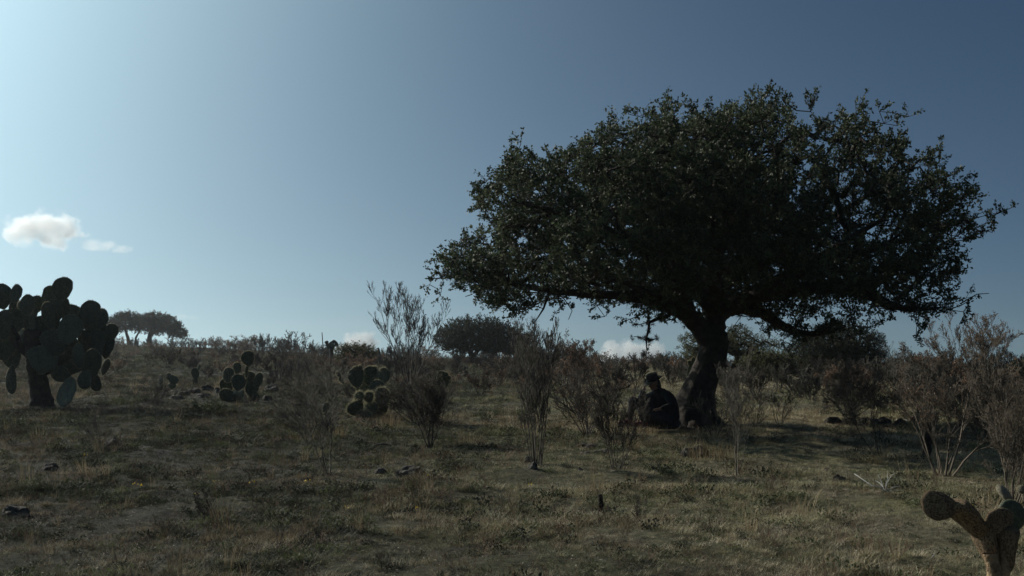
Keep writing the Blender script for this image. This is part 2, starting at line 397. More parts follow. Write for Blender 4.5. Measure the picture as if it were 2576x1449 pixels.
def sprigs(tips, centre, rng, per, length, leaves, leaf, upw=.5, leaf_jit=.9, aspect=.55):
    n = len(tips); tp = np.repeat(tips, per, 0)
    o = tp - centre; o /= np.linalg.norm(o, axis=1)[:, None] + 1e-9
    d = o * .6 + rng.normal(size=tp.shape) * .7 + np.array([0, 0, upw]); d /= np.linalg.norm(d, axis=1)[:, None]
    L = length * rng.uniform(.4, 1.25, len(tp))
    tw = [(np.stack([a, a + b * l * .55 + rng.normal(size=3) * l * .06, a + b * l]), np.array([.005, .004, .0025])) for a, b, l in zip(tp, d, L)]
    t = rng.uniform(.15, 1.05, (len(tp), leaves)) ** .7
    pos = tp[:, None, :] + d[:, None, :] * (L[:, None] * t)[:, :, None]; pos = pos.reshape(-1, 3) + rng.normal(size=(len(tp) * leaves, 3)) * leaf * .25
    v, f = cards(pos, leaf, rng, aspect, np.repeat(d, leaves, 0) * .8, jitter=leaf_jit)
    # shade of each sprig varies a little, each leaf as well
    ti = np.repeat(np.clip(np.repeat(rng.uniform(.15, .85, n), per * leaves) + rng.normal(size=len(pos)) * .22, 0, 1), 4)
    return tw, v, f, ti

def spiky_balls(cen, rad, rng, blades, width=.004, flat=1.):
    """tufts of thin curved blades round a centre"""
    n = len(cen); c = np.repeat(cen, blades, 0); r = np.repeat(rad, blades)
    d = rng.normal(size=(n * blades, 3)); d[:, 2] *= flat; d /= np.linalg.norm(d, axis=1)[:, None]
    s = np.cross(d, rng.normal(size=d.shape)); s /= np.linalg.norm(s, axis=1)[:, None]
    L = (r * rng.uniform(.6, 1.2, len(r)))[:, None]; wv = s * width
    v = np.stack([c - wv + d * L * .1, c + wv + d * L * .1, c + d * L], 1).reshape(-1, 3)
    return v, np.arange(n * blades * 3).reshape(-1, 3)

def big_oak():
    Y0 = 20.0; rng = np.random.default_rng(5)
    poly = [(1092, 700), (1108, 640), (1104, 622), (1150, 622), (1185, 610), (1245, 592), (1255, 572), (1195, 545), (1165, 485), (1200, 450), (1262, 415), (1290, 372), (1335, 405), (1420, 372),
            (1500, 330), (1540, 298), (1600, 312), (1660, 270), (1682, 250), (1740, 285), (1800, 275), (1855, 258), (1925, 240), (2000, 258), (2040, 300), (2052, 350), (2085, 310), (2120, 280), (2170, 285), (2225, 318),
            (2290, 322), (2302, 355), (2268, 425), (2300, 438), (2338, 400), (2370, 372), (2385, 425), (2372, 470), (2405, 462), (2440, 455), (2448, 500), (2428, 550), (2475, 552), (2540, 520), (2500, 575), (2455, 610), (2385, 612), (2400, 640), (2458, 652), (2450, 690), (2385, 715),
            (2425, 745), (2360, 790), (2290, 805), (2190, 795), (2140, 750), (2090, 790), (2180, 812), (2100, 850), (1990, 826), (1930, 795), (1860, 765), (1800, 760), (1740, 765), (1690, 800),
            (1640, 795), (1600, 768), (1520, 760), (1450, 742), (1390, 740), (1330, 770), (1290, 792), (1232, 788), (1190, 745), (1140, 708)]
    base = P(1754, 1068, Y0); bz = float(H(base.x, Y0))
    def pl(pts): return [np.array(P(x, y, Y0)) + np.array([0, dy, 0]) for x, y, r, dy in pts], [p[2] for p in pts]
    L0 = [(1797, 862, .27, 0), (1799, 830, .19, 0), (1797, 800, .18, 0), (1794, 770, .17, 0), (1800, 700, .14, .2), (1812, 600, .11, .5), (1822, 480, .07, .7), (1826, 370, .035, .9)]
    limbs = [pl(L0),
        pl([(1797, 866, .23, 0), (1768, 836, .19, -.1), (1737, 803, .165, -.2), (1700, 776, .15, -.3), (1655, 765, .13, -.4), (1605, 752, .12, -.5), (1540, 745, .085, -.5), (1440, 738, .068, -.4), (1370, 732, .055, -.3), (1290, 716, .045, -.2), (1220, 712, .036, 0), (1165, 704, .03, 0), (1125, 692, .02, 0)]),
        pl([(1737, 803, .13, -.2), (1690, 735, .12, -.8), (1630, 680, .10, -1.4), (1560, 630, .085, -1.8), (1470, 590, .07, -2), (1370, 560, .05, -2), (1290, 535, .03, -1.8)]),
        pl([(1700, 776, .12, -.3), (1610, 700, .10, 1), (1480, 665, .085, 1.8), (1340, 650, .06, 2), (1230, 640, .03, 1.8)]),
        pl([(1794, 780, .14, 0), (1745, 735, .12, -.3), (1704, 700, .11, -.5), (1698, 620, .09, -.7), (1676, 520, .06, -.9), (1655, 400, .035, -1)]),
        pl([(1799, 800, .15, 0), (1830, 778, .145, 0), (1862, 770, .135, .1), (1904, 780, .12, .3), (1947, 799, .10, .4), (1985, 824, .08, .5), (2049, 845, .06, .6), (2110, 836, .045, .7), (2160, 818, .025, .8)]),
        pl([(1797, 790, .15, 0), (1850, 757, .13, -.3), (1930, 743, .12, -.7), (2002, 730, .11, -1), (2072, 738, .10, -1.2), (2141, 752, .09, -1.3), (2178, 775, .07, -1.3), (2234, 786, .045, -1.3), (2300, 780, .018, -1.2)]),
        pl([(1796, 750, .13, 0), (1880, 670, .11, .6), (2010, 595, .09, 1.1), (2140, 530, .07, 1.3), (2270, 450, .035, 1.4)]),
        pl([(1850, 757, .12, -.3), (1980, 690, .10, -.2), (2130, 645, .08, .0), (2290, 600, .055, .2), (2440, 550, .02, .2)]),
        pl([(1796, 760, .13, 0), (1835, 660, .10, 1.8), (1850, 560, .06, 3.2), (1900, 470, .03, 3.4)]),
        pl([(1794, 765, .13, 0), (1760, 660, .10, -1.8), (1720, 570, .06, -3.0), (1640, 500, .03, -3.2)]),
        pl([(1880, 670, .09, .6), (1990, 640, .06, 2.4), (2090, 600, .03, 3.1)]),
        pl([(1930, 743, .09, -.7), (1990, 660, .06, -2.4), (2080, 600, .03, -3.0)])]
    tg = crown_points(poly, Y0, 3.7, 5600, rng, 1800, 600, gap=.47, gscale=.55, margin=22)
    edge = []
    for i in range(len(poly)):
        (xa, ya), (xb, yb) = poly[i], poly[(i + 1) % len(poly)]
        for q in range(5):
            u = rng.uniform(); x_, y_ = xa + (xb - xa) * u, ya + (yb - ya) * u; sc = rng.uniform(.92, .965); e = np.array(P(1800 + (x_ - 1800) * sc, 600 + (y_ - 600) * sc, Y0)); e[1] += rng.normal() * .7; edge.append(e)
    near = []
    for l in limbs[1:9]:
        for a, b in zip(l[0][3:-1], l[0][4:]):
            for q in range(9): near.append(a + (b - a) * rng.uniform() + rng.normal(size=3) * np.array([.3, .3, .2]))
    tg = np.concatenate([tg, np.array(edge), np.array(near)])
    xx = tg[:, 0]; keep = rng.uniform(size=len(tg)) > .45 * sstep(4.0, 7.5, xx) * sstep(5.6, 3.6, tg[:, 2]); tg = tg[keep]
    thin, tips, ln = grow(limbs, tg, rng, .35, droop=.05)
    root = thing('oak_tree', 'big spreading evergreen oak with leaning trunk and wide dark umbrella crown', 'tree', (base.x, Y0, bz))
    o0 = np.array([base.x, Y0, bz])
    # trunk: leaning, flared at the ground, with bark furrows in its outline
    tp = [(1742, 1078, .60), (1745, 1055, .50), (1750, 1020, .38), (1760, 982, .30), (1773, 945, .265), (1786, 915, .265), (1794, 885, .265), (1797, 862, .265), (1799, 838, .22)]
    pts = np.array([P(x, y, Y0) for x, y, r in tp]); rr = np.array([r for *_, r in tp])
    t = np.linspace(0, len(tp) - 1, 46); pts = np.stack([np.interp(t, np.arange(len(tp)), pts[:, i]) for i in range(3)], 1); rr = np.interp(t, np.arange(len(tp)), rr)
    v, f = tubes([(pts, rr)], 40)
    c = np.repeat(pts, 40, 0); a = np.tile(np.arange(40) * 2 * PI / 40, len(pts)); zt = np.repeat(t, 40)
    low = np.exp(-zt * .55)
    k = 1 + .10 * (vnoise(a * 3.2, zt * .35, 21) - .5) + .16 * np.sin(a * 5 + .6 * np.sin(zt)) * low + .07 * (vnoise(a * 8, zt * .9, 22) - .5)
    v = c + (v - c) * k[:, None]
    ob('trunk', mesh_np('trunk', v - o0, f, smooth=True), M['bark'], root)
    # limbs
    big = []
    for pts, r_ in limbs:
        pts = np.array(pts); r_ = np.array(r_); n = len(pts); t = np.linspace(0, n - 1, (n - 1) * 5 + 1)
        q = np.stack([np.interp(t, np.arange(n), pts[:, i]) for i in range(3)], 1)
        for _ in range(3): q[1:-1] = (q[:-2] + 2 * q[1:-1] + q[2:]) / 4
        q += (rng.normal(size=q.shape) * .022).cumsum(0) * .35 * (1 - np.abs(np.linspace(-1, 1, len(q))))[:, None]
        r2 = np.interp(t, np.arange(n), r_) * rng.uniform(.9, 1.14, len(t)); big.append((q, r2))
    for pts, r_ in big:
        v, f = tubes([(pts, r_)], 12); ob('limb', mesh_np('limb', v - o0, f, smooth=True), M['bark'], root)
    # surface roots towards the sitting man
    for rt in (((1752, 1020, .22, 0), (1728, 1040, .20, -.1), (1704, 1056, .15, -.15), (1680, 1068, .10, -.2), (1655, 1078, .05, -.2)), ((1765, 1040, .2, -.1), (1795, 1066, .14, -.3), (1830, 1084, .07, -.4), (1850, 1092, .03, -.4)), ((1745, 1050, .2, -.2), (1730, 1074, .14, -.6), (1722, 1092, .06, -.9))):
        q = np.array([np.array(P(x, y, Y0)) + np.array([0, dy, 0]) for x, y, r, dy in rt]); r_ = np.array([a[2] for a in rt]); t = np.linspace(0, len(q) - 1, 22)
        q = np.stack([np.interp(t, np.arange(len(rt)), q[:, i]) for i in range(3)], 1); q[:, 2] = np.minimum(q[:, 2], H(q[:, 0], q[:, 1]) + np.interp(t, np.arange(len(rt)), [.6, .26, .07, .0, -.05][:len(rt)]))
        v, f = tubes([(q, .92 * np.interp(t, np.arange(len(rt)), r_) * rng.uniform(.92, 1.1, 22))], 14); ob('root', mesh_np('root', v - o0, f, smooth=True), M['bark'], root)
    cen = np.array(P(1800, 690, Y0))
    tw, v, f, ti = sprigs(tips, cen, rng, 3, .25, 16, .056, upw=.5)
    tv, tf = tubes(thin, 4); tag(ob('branches', mesh_np('branches', tv - o0, tf), M['bark'], root), kind='stuff')
    tv, tf = tubes(tw, 3); tag(ob('twigs', mesh_np('twigs', tv - o0, tf), M['twig'], root), kind='stuff')
    tag(ob('crown', mesh_np('crown', v - o0, f, ti), M['oak_leaf'], root), kind='stuff')
    # dead hanging ends below the crown
    dead = []
    def hang(pp, r1=.02): 
        q = np.array([P(x, y, Y0) for x, y in pp]); q[:, 1] += -.3; dead.append((q, np.linspace(r1, .006, len(q))))
    hang([(1380, 738), (1372, 760), (1366, 778), (1352, 800), (1340, 816)], .03); hang([(1366, 778), (1350, 772), (1336, 776)], .01); hang([(1343, 812), (1346, 828)], .008)
    hang([(1405, 742), (1418, 755), (1430, 772), (1437, 783), (1428, 805)], .012); hang([(1397, 755), (1410, 752), (1430, 750)], .008)
    hang([(1690, 782), (1672, 796), (1650, 802), (1628, 812), (1626, 832), (1621, 850), (1621, 868), (1622, 882)], .05)
    hang([(1622, 812), (1605, 817), (1590, 818)], .01); hang([(1620, 857), (1606, 848), (1590, 847)], .01); hang([(1622, 852), (1634, 856), (1645, 852)], .03)
    hang([(1622, 880), (1621, 892)], .007); hang([(1700, 790), (1688, 806), (1678, 804), (1668, 810)], .03)
    hang([(1125, 694), (1108, 702), (1088, 704)], .014); hang([(1190, 742), (1172, 748)], .01)
    hang([(2400, 765), (2440, 742), (2470, 740)], .012); hang([(2340, 790), (2400, 770), (2432, 752)], .012); hang([(1830, 790), (1870, 798), (1905, 800)], .012)
    for x1, y1, x2, y2 in ((1683, 275, 1680, 236), (1925, 250, 1932, 228), (2365, 400, 2364, 352), (1285, 395, 1286, 358), (2060, 320, 2050, 300), (2168, 300, 2172, 275), (2490, 545, 2550, 520), (1510, 345, 1512, 318)):
        q = np.array([P(x1, y1, Y0), P((x1 + x2) / 2 + 2, (y1 + y2) / 2, Y0), P(x2, y2, Y0)]); dead.append((q, np.array([.012, .009, .005])))
        tw2, v2, f2, ti2 = sprigs(q, q.mean(0) - np.array([0, 0, 1.]), rng, 4, .10, 8, .05, upw=.6)
        tag(ob('leaf_shoot', mesh_np('leaf_shoot', v2 - o0, f2, ti2), M['oak_leaf'], root), kind='stuff')
    v, f = tubes(dead, 5); tag(ob('dead_twigs', mesh_np('dead_twigs', v - o0, f), M['bark'], root), kind='stuff')
    # leaf tufts on the hanging twigs, ball moss along the limbs
    c = np.array([P(1430, 777, Y0), P(1418, 754, Y0), P(1106, 694, Y0), P(1094, 702, Y0)]); c[:, 1] -= .3
    tw2, v2, f2, ti2 = sprigs(c, c.mean(0) + np.array([0, 0, -3.]), rng, 4, .09, 6, .06, upw=.2)
    tag(ob('leaf_shoot', mesh_np('leaf_shoot', v2 - o0, f2, ti2), M['oak_leaf'], root), kind='stuff')
    allp = np.concatenate([b[0][6:] for b in big]); sel = allp[rng.integers(0, len(allp), 330)] + rng.normal(size=(330, 3)) * .08
    hp = np.concatenate([d[0] for d in dead[5:10]]); hp = np.repeat(hp, 2, 0) + rng.normal(size=(len(hp) * 2, 3)) * .03
    low = tips[(tips[:, 2] < 3.7) | (tips[:, 0] < -.2)]; low = low[rng.integers(0, len(low), 260)]
    cc = np.concatenate([sel, hp, low, np.array([P(1341, 806, Y0 - .3)])]); ra = np.concatenate([rng.uniform(.08, .17, len(sel)), rng.uniform(.05, .1, len(hp)), rng.uniform(.07, .14, len(low)), [.14]])
    v, f = spiky_balls(cc, ra, rng, 46, .0035)
    tag(ob('ball_moss', mesh_np('ball_moss', v - o0, f, np.repeat(rng.uniform(0, 1, len(cc)), 46 * 3)), M['moss'], root), kind='stuff')
big_oak()

def far_tree(name, label, Y, poly, base, limbs, n, leaf, seed, depth, lm='far_leaf', gap=.36, gscale=1.0, per=3, nl=9, L=.4, group=None, tr=.2, ctr=None, upw=.4, asp=.6):
    rng = np.random.default_rng(seed); cx = sum(p[0] for p in poly) / len(poly); cy = sum(p[1] for p in poly) / len(poly)
    b = P(base[0], base[1], Y); b.z = float(H(b.x, Y)); o0 = np.array(b)
    root = thing(name, label, 'tree', tuple(b), group)
    LB = []
    for l in limbs:
        pts = [np.array(P(x, y, Y)) + np.array([0, dy, 0]) for x, y, r, dy in l]; rr = [r for x, y, r, dy in l]
        LB.append((pts, rr))
    LB[0][0][0][2] = b.z - .1
    tg = crown_points(poly, Y, depth, n, rng, cx, cy, gap=gap, gscale=gscale)
    thin, tips, _ = grow(LB, tg, rng, .5, rmin=.012, k=.010)
    for i, (pts, rr) in enumerate(LB):
        q = np.array(pts); nn = len(q); t = np.linspace(0, nn - 1, (nn - 1) * 4 + 1); q = np.stack([np.interp(t, np.arange(nn), q[:, k]) for k in range(3)], 1) + rng.normal(size=(len(t), 3)) * .02
        r2 = np.interp(t, np.arange(nn), rr)
        v, f = tubes([(q, r2)], 8); ob('trunk' if i == 0 else 'limb', mesh_np('limb', v - o0, f, smooth=True), M['bark'], root)
    v, f = tubes(thin, 3); tag(ob('branches', mesh_np('branches', v - o0, f), M['bark'], root), kind='stuff')
    tw, v, f, ti = sprigs(tips, np.array(P(*(ctr or (cx, cy)), Y)), rng, per, L, nl, leaf, upw=upw, aspect=asp)
    tag(ob('crown', mesh_np('crown', v - o0, f, ti), M[lm], root), kind='stuff')
    return root
# the round oak on the ridge, seen under the big crown
far_tree('oak_tree', 'round dark oak on the ridge beneath the tip of the big tree', 86,
    [(1092, 860), (1105, 828), (1135, 808), (1190, 798), (1245, 803), (1290, 822), (1322, 838), (1350, 870), (1345, 905), (1310, 908), (1262, 888), (1225, 895), (1190, 880), (1160, 895), (1115, 882)],
    (1186, 922), [[(1186, 925, .30, 0), (1188, 900, .26, 0), (1180, 880, .2, 0), (1150, 855, .1, 0)], [(1188, 900, .2, 0), (1210, 870, .15, .5), (1240, 840, .08, .5)], [(1186, 925, .2, .5), (1225, 905, .16, .5), (1262, 875, .12, .6), (1300, 855, .07, .6)]],
    1700, .11, 31, 2.4, gap=.26)
far_tree('oak_tree', 'smaller flat topped oak of the ridge pair, next to the tall cactus', 165,
    [(262, 830), (275, 805), (300, 790), (335, 788), (362, 800), (365, 825), (345, 838), (318, 830), (290, 842)],
    (325, 876), [[(325, 876, .3, 0), (322, 850, .24, 0), (315, 830, .16, 0), (300, 812, .1, 0)], [(337, 876, .2, .6), (338, 850, .16, .6), (350, 828, .1, .5)]], 520, .2, 32, 3.2, gap=.34, gscale=1.4, L=.6)
far_tree('oak_tree', 'wider flat topped oak of the ridge pair, standing alone on one trunk', 163,
    [(350, 815), (360, 795), (395, 790), (430, 797), (452, 818), (470, 838), (468, 856), (445, 850), (420, 838), (395, 843), (370, 838)],
    (376, 876), [[(376, 876, .42, 0), (376, 850, .34, 0), (380, 828, .22, 0), (395, 808, .1, 0)], [(378, 842, .2, 0), (410, 828, .14, .4), (445, 835, .08, .4)]], 620, .2, 33, 3.4, gap=.34, gscale=1.4, L=.6)
far_tree('huizache_tree', 'yellowish green feathery tree directly behind the leaning trunk', 46,
    [(1708, 870), (1712, 845), (1740, 835), (1790, 840), (1850, 818), (1880, 825), (1900, 842), (1950, 850), (1965, 870), (1940, 900), (1900, 915), (1860, 900), (1800, 880), (1745, 912), (1715, 905)],
    (1830, 960), [[(1830, 965, .14, 0), (1838, 930, .11, 0), (1860, 890, .07, 0)], [(1838, 930, .09, 0), (1780, 890, .06, .3), (1730, 865, .04, .3)], [(1838, 930, .09, 0), (1900, 890, .06, .3)]],
    800, .045, 34, 1.3, lm='yellow_leaf', gap=.36, gscale=.45, per=3, nl=16, L=.22, upw=.2, asp=.35)
far_tree('juniper_tree', 'broad grey green tree low behind the drooping branch of the big oak', 50,
    [(1978, 868), (2000, 842), (2050, 832), (2080, 808), (2140, 798), (2190, 830), (2225, 848), (2240, 880), (2245, 935), (2220, 960), (2150, 945), (2060, 960), (1990, 940), (1960, 905)],
    (2090, 975), [[(2090, 978, .16, 0), (2096, 930, .13, 0), (2110, 880, .08, 0)], [(2096, 930, .1, 0), (2040, 890, .07, .3)], [(2096, 930, .1, 0), (2180, 890, .07, .3)]],
    2300, .05, 35, 1.7, lm='far_leaf', gap=.30, gscale=.5, per=3, nl=14, L=.24, upw=.3, asp=.4)
far_tree('juniper_tree', 'low green tree on the slope below the yellow feathery one', 43,
    [(1850, 905), (1890, 888), (1960, 880), (2010, 900), (2020, 935), (1980, 955), (1900, 950), (1860, 940)],
    (1935, 975), [[(1935, 978, .1, 0), (1938, 930, .07, 0), (1950, 905, .04, 0)], [(1938, 940, .06, 0), (1890, 915, .04, .2)]],
    600, .045, 36, 1.0, lm='yellow_leaf', gap=.32, gscale=.45, per=3, nl=13, L=.2, upw=.2, asp=.35)
far_tree('juniper_tree', 'dark green tree partly hidden beside the airy reddish shrub', 38,
    [(2535, 935), (2545, 915), (2575, 905), (2640, 890), (2680, 930), (2640, 965), (2570, 950), (2555, 940)],
    (2620, 990), [[(2620, 1000, .12, 0), (2615, 960, .09, 0), (2600, 930, .05, 0)], [(2612, 955, .05, 0), (2570, 940, .03, 0), (2545, 935, .02, 0)]],
    420, .06, 37, .9, lm='far_leaf', gap=.34, gscale=.4, per=3, nl=10, L=.2)
far_tree('green_bush', 'dark green spreading bush at the foot of the little white cloud', 60,
    [(840, 885), (855, 868), (890, 865), (925, 868), (945, 880), (948, 900), (900, 912), (850, 908)],
    (893, 932), [[(893, 935, .1, 0), (893, 905, .08, 0), (900, 885, .04, 0)], [(893, 910, .05, 0), (865, 892, .03, .2)]], 420, .06, 38, 1.1, lm='yellow_leaf', gap=.33, gscale=.5, per=3, nl=10, L=.22, asp=.4)

# ------------------------------------------------------------------ prickly pears
def pad_mesh(seed, ns=18, nr=16):
    rng = np.random.default_rng(seed); t = np.linspace(0, 1, nr); t2 = (1 - np.cos(t * PI)) / 2
    ex = rng.uniform(1.1, 1.5)
    hw = np.clip(1 - np.abs(2 * t2 ** ex - 1) ** 2.3, 0, 1) ** .55 * .5; hw[0] = .09; hw[-1] = .03
    th = np.clip(hw * 2, 0, 1) ** .6 * .5
    bend = rng.uniform(-.12, .12)
    V = []
    for i in range(nr):
        a = np.arange(ns) * 2 * PI / ns
        x = np.cos(a) * hw[i] * (1 + .03 * math.sin(i * 1.7 + seed)); y = np.sin(a) * th[i]
        V.append(np.stack([x + .04 * math.sin(i * .5 + seed), y + bend * 8 * (t2[i] - .5) ** 2, np.full(ns, t2[i])], 1))
    V = np.concatenate(V); i = np.arange(nr - 1)[:, None] * ns; j = np.arange(ns)[None, :]
    f = np.stack([i + j, i + (j + 1) % ns, i + ns + (j + 1) % ns, i + ns + j], -1).reshape(-1, 4)
    top = len(V); V = np.concatenate([V, [V[-ns:].mean(0)], [V[:ns].mean(0)]])
    capf = [[(nr - 1) * ns + k, (nr - 1) * ns + (k + 1) % ns, top, top] for k in range(ns)]
    me = bpy.data.meshes.new('pad'); me.from_pydata(V.tolist(), [], f.tolist() + [c[:3] for c in capf] + [[(k + 1) % ns, k, top + 1] for k in range(ns)])
    me.polygons.foreach_set('use_smooth', np.ones(len(me.polygons), bool)); me.update()
    # spines: three to a cushion, cushions in rows over both faces, and along the rim
    pts, nrm = [], []
    for i in range(1, nr - 1):
        for k in range(ns):
            if (k + i) % 2: continue
            a = k * 2 * PI / ns; pts.append(V[i * ns + k]); nrm.append([math.cos(a) * .5 / max(hw[i], .15) * .3, math.sin(a), 0 if i < nr - 4 else .8])
    top_ = V[(nr - 2) * ns:(nr - 1) * ns]; pts += list(top_); nrm += [[math.cos(k * 2 * PI / ns), math.sin(k * 2 * PI / ns) * .5, 1.2] for k in range(ns)]
    for s_ in (0, ns // 2):
        for i in range(1, nr - 1): pts.append(V[i * ns + s_]); nrm.append([1.5 if s_ == 0 else -1.5, 0, .3])
    return me, np.array(pts), np.array(nrm)
PADS = [pad_mesh(s) for s in (1, 2, 3, 4, 5)]
for me, *_ in PADS: me.materials.append(M['pad'])
def seg_mesh(seed, ns=18, nr=16):
    me, a, b = pad_mesh(seed, ns, nr); v = np.empty(len(me.vertices) * 3, np.float32); me.vertices.foreach_get('co', v); v = v.reshape(-1, 3); z = v[:, 2]
    k = np.clip(1 - np.abs(2 * z - 1) ** 5, .04, 1) ** .35 * (.75 + .35 * z) ; old = np.clip(1 - np.abs(2 * z - 1) ** 2.3, .02, 1) ** .55
    f = np.clip(k / np.maximum(old, .18), .8, 2.0); v[:, :2] *= f[:, None]; me.vertices.foreach_set('co', v.ravel()); me.update(); return me, a, b
PADS_B = []
for me, a, b in PADS[:3]:
    m2 = me.copy(); m2.materials.clear(); m2.materials.append(M['pad_brown']); PADS_B.append((m2, a, b))
PADS_P = []
for me, a, b in PADS[:1]:
    m2 = me.copy(); m2.materials.clear(); m2.materials.append(M['pad_pale']); PADS_P.append((m2, a, b))
def pad_at(root, rng, px, py, w, h, tilt, Y, yaw=None, thick=None, spine=.02, mats=None, wid=.0011, label=None, nsp=3):
    """centre, width, height in pixels; tilt in the picture plane; yaw turns the face away"""
    me, pts, nrm = (mats or PADS)[rng.integers(0, len(mats or PADS))]
    k = mpp(Y); w = w * 1.06; h = h * 1.1; h_ = h * k; yaw = rng.uniform(-38, 38) if yaw is None else yaw
    w_ = w * k / max(.55, math.cos(R(yaw))); th = thick or max(.035, .10 * min(w_, h_))
    rot = Matrix.Rotation(R(tilt), 4, 'Y') @ Matrix.Rotation(R(rng.uniform(-12, 12)), 4, 'X') @ Matrix.Rotation(R(yaw), 4, 'Z')
    c = P(px, py, Y); ax = rot @ Vector((0, 0, 1)); basep = c - ax * h_ / 2
    M_ = Matrix.Translation(basep - root.location) @ rot @ Matrix.Diagonal((w_, th, h_, 1))
    o = ob('pad', me, None, root); o.matrix_local = M_
    if label: o['label'] = label
    if spine:
        n = len(pts); p = np.repeat(pts * np.array([w_, th, h_]), nsp, 0); d = np.repeat(nrm, nsp, 0) + rng.normal(size=(n * nsp, 3)) * .45; d /= np.linalg.norm(d, axis=1)[:, None] + 1e-9
        s = np.cross(d, rng.normal(size=d.shape)); s /= np.linalg.norm(s, axis=1)[:, None] + 1e-9
        v = np.stack([p - s * wid, p + s * wid, p + d * spine * rng.uniform(.6, 1.3, (n * nsp, 1))], 1).reshape(-1, 3) / np.array([w_, th, h_])
        tag(ob('spines', mesh_np('spines', v, np.arange(len(v)).reshape(-1, 3)), M['spine'], o), kind='stuff')
    return o
def cactus(name, label, base, pads, seed, stems=(), spine=.02, jit=.5, root=None, Y=None, **kw):
    rng = np.random.default_rng(seed)
    g = ground(P(base[0], base[1], Y).x, Y) if Y else G(*base)
    root = thing(name, label, 'cactus', tuple(g)); Y = g.y
    for st in stems:
        pts = np.array([P(x, y, Y) for x, y, r in st]); pts[0, 2] = g.z - .08 if abs(st[0][1] - base[1]) < 14 else pts[0, 2]
        n = len(st); t = np.linspace(0, n - 1, n * 6); q = np.stack([np.interp(t, np.arange(n), pts[:, i]) for i in range(3)], 1); rr = np.interp(t, np.arange(n), [s[2] * mpp(Y) for s in st]) * rng.uniform(.93, 1.07, len(t))
        v, f = tubes([(q, rr)], 14); v = v + (rng.normal(size=v.shape) * .006)
        ob('trunk', mesh_np('trunk', v - np.array(g), f, smooth=True), M['wood_trunk'], root)
    for p in pads:
        px, py, w, h, tilt = p[:5]; dy = p[5] if len(p) > 5 else rng.uniform(-jit, jit)
        pad_at(root, rng, px, py, w, h, tilt, Y + dy, spine=spine, **kw)
    return root
def zz(l, ax, ay, s):      # pads measured in an enlarged crop -> picture pixels
    return [(ax + p[0] * s, ay + p[1] * s, p[2] * s, p[3] * s, *p[4:]) for p in l]
BIG = zz([(488, 275, 118, 165, 8, 0), (398, 345, 130, 165, 22, .1), (505, 415, 80, 130, -12, .3), (125, 312, 88, 130, 5, .1), (212, 402, 95, 150, 0, -.2), (285, 400, 90, 130, 8, .3), (22, 335, 110, 180, -5, .2),
          (385, 470, 125, 140, -6), (730, 542, 172, 158, 60, .1), (550, 468, 165, 130, 15, .4), (862, 615, 92, 125, 4, .2), (540, 590, 165, 210, 4, -.4), (622, 540, 70, 170, -3, .3), (370, 575, 190, 150, 10, .2),
          (235, 560, 120, 210, -3, 0), (120, 470, 105, 220, -4, .3), (30, 560, 120, 220, 3, -.2), (745, 690, 150, 175, 6, .0), (835, 735, 100, 160, 12, .2), (655, 700, 120, 190, -6, .1), (420, 700, 190, 190, 0, -.3),
          (530, 750, 160, 210, 6, .3), (260, 690, 150, 210, -4, .1), (560, 870, 180, 140, 8, .0), (720, 850, 170, 200, 5, -.2), (660, 975, 125, 140, 200, -.2), (745, 1000, 90, 130, 170, .1), (90, 975, 98, 210, 184, -.3),
          (95, 810, 130, 170, -8, .2), (30, 740, 130, 170, 5, 0), (520, 1075, 170, 215, 192, -.5), (440, 850, 170, 210, 0, .2), (150, 700, 120, 210, 10, .4), (610, 800, 120, 180, -10, -.5), (330, 830, 170, 200, -4, -.4),
          (700, 920, 130, 150, 15, .4), (820, 880, 70, 120, 20, .2), (470, 940, 130, 110, 40, -.1), (150, 400, 40, 60, 10, .1), (-70, 450, 120, 200, -10, 0), (-60, 640, 140, 210, 0, .3), (-80, 800, 120, 180, -20, -.2)], 0, 637.3, .3241)
_r = random.Random(4)
BIG += [(_r.uniform(20, 255), _r.uniform(775, 915), _r.uniform(34, 52), _r.uniform(44, 64), _r.uniform(-35, 35), _r.uniform(-.2, .8)) for _ in range(16)]
BIG = [(p[0], p[1], p[2] * 1.02, p[3] * 1.02, *p[4:]) for p in BIG]
cactus('prickly_pear_cactus', 'tree sized prickly pear cactus with thick trunk and dozens of broad dark pads', (105, 1026), BIG, 41,
       stems=[[(108, 1030, 32), (100, 985, 25), (93, 930, 22), (88, 880, 24), (80, 830, 20)], [(93, 935, 18), (140, 915, 16), (180, 890, 12)], [(90, 900, 15), (50, 870, 12), (20, 820, 10)]], spine=.03, wid=.0016)
ZA = lambda l: zz(l, 0, 637.3, .3241)
ZB = lambda l: zz(l, 603.7, 704.4, .3241)
cactus('prickly_pear_cactus', 'spiny rimmed prickly pear clump topped by one raised round pad', (607, 1012),
       ZA([(1925, 818, 100, 112, 0, 0), (1840, 895, 66, 90, -8, .2), (1772, 945, 92, 105, -8, 0), (1915, 915, 26, 110, 8, .1), (1850, 1005, 110, 120, 4), (1755, 1040, 95, 125, -6), (1960, 1040, 90, 150, 6), (1930, 975, 110, 110, 12, .3),
           (1755, 1110, 100, 110, -4), (1850, 1105, 110, 100, 0), (1965, 1130, 95, 110, 6), (2005, 985, 60, 110, 10, .1)]), 42, spine=.035, wid=.0016)
cactus('prickly_pear_cactus', 'low prickly pear with a single upright oval pad beside the rubble heap', (403, 982), ZA([(1245, 990, 46, 90, 0, 0), (1240, 1040, 50, 60, 5, .1)]), 43, spine=.03, Y=33)
cactus('prickly_pear_cactus', 'small prickly pear with round and narrow pads growing out of the rubble heap', (432, 982), ZA([(1345, 985, 84, 70, 20, 0), (1310, 957, 34, 55, -4, .1), (1335, 1030, 70, 50, 0, .1)]), 44, spine=.03, Y=33)
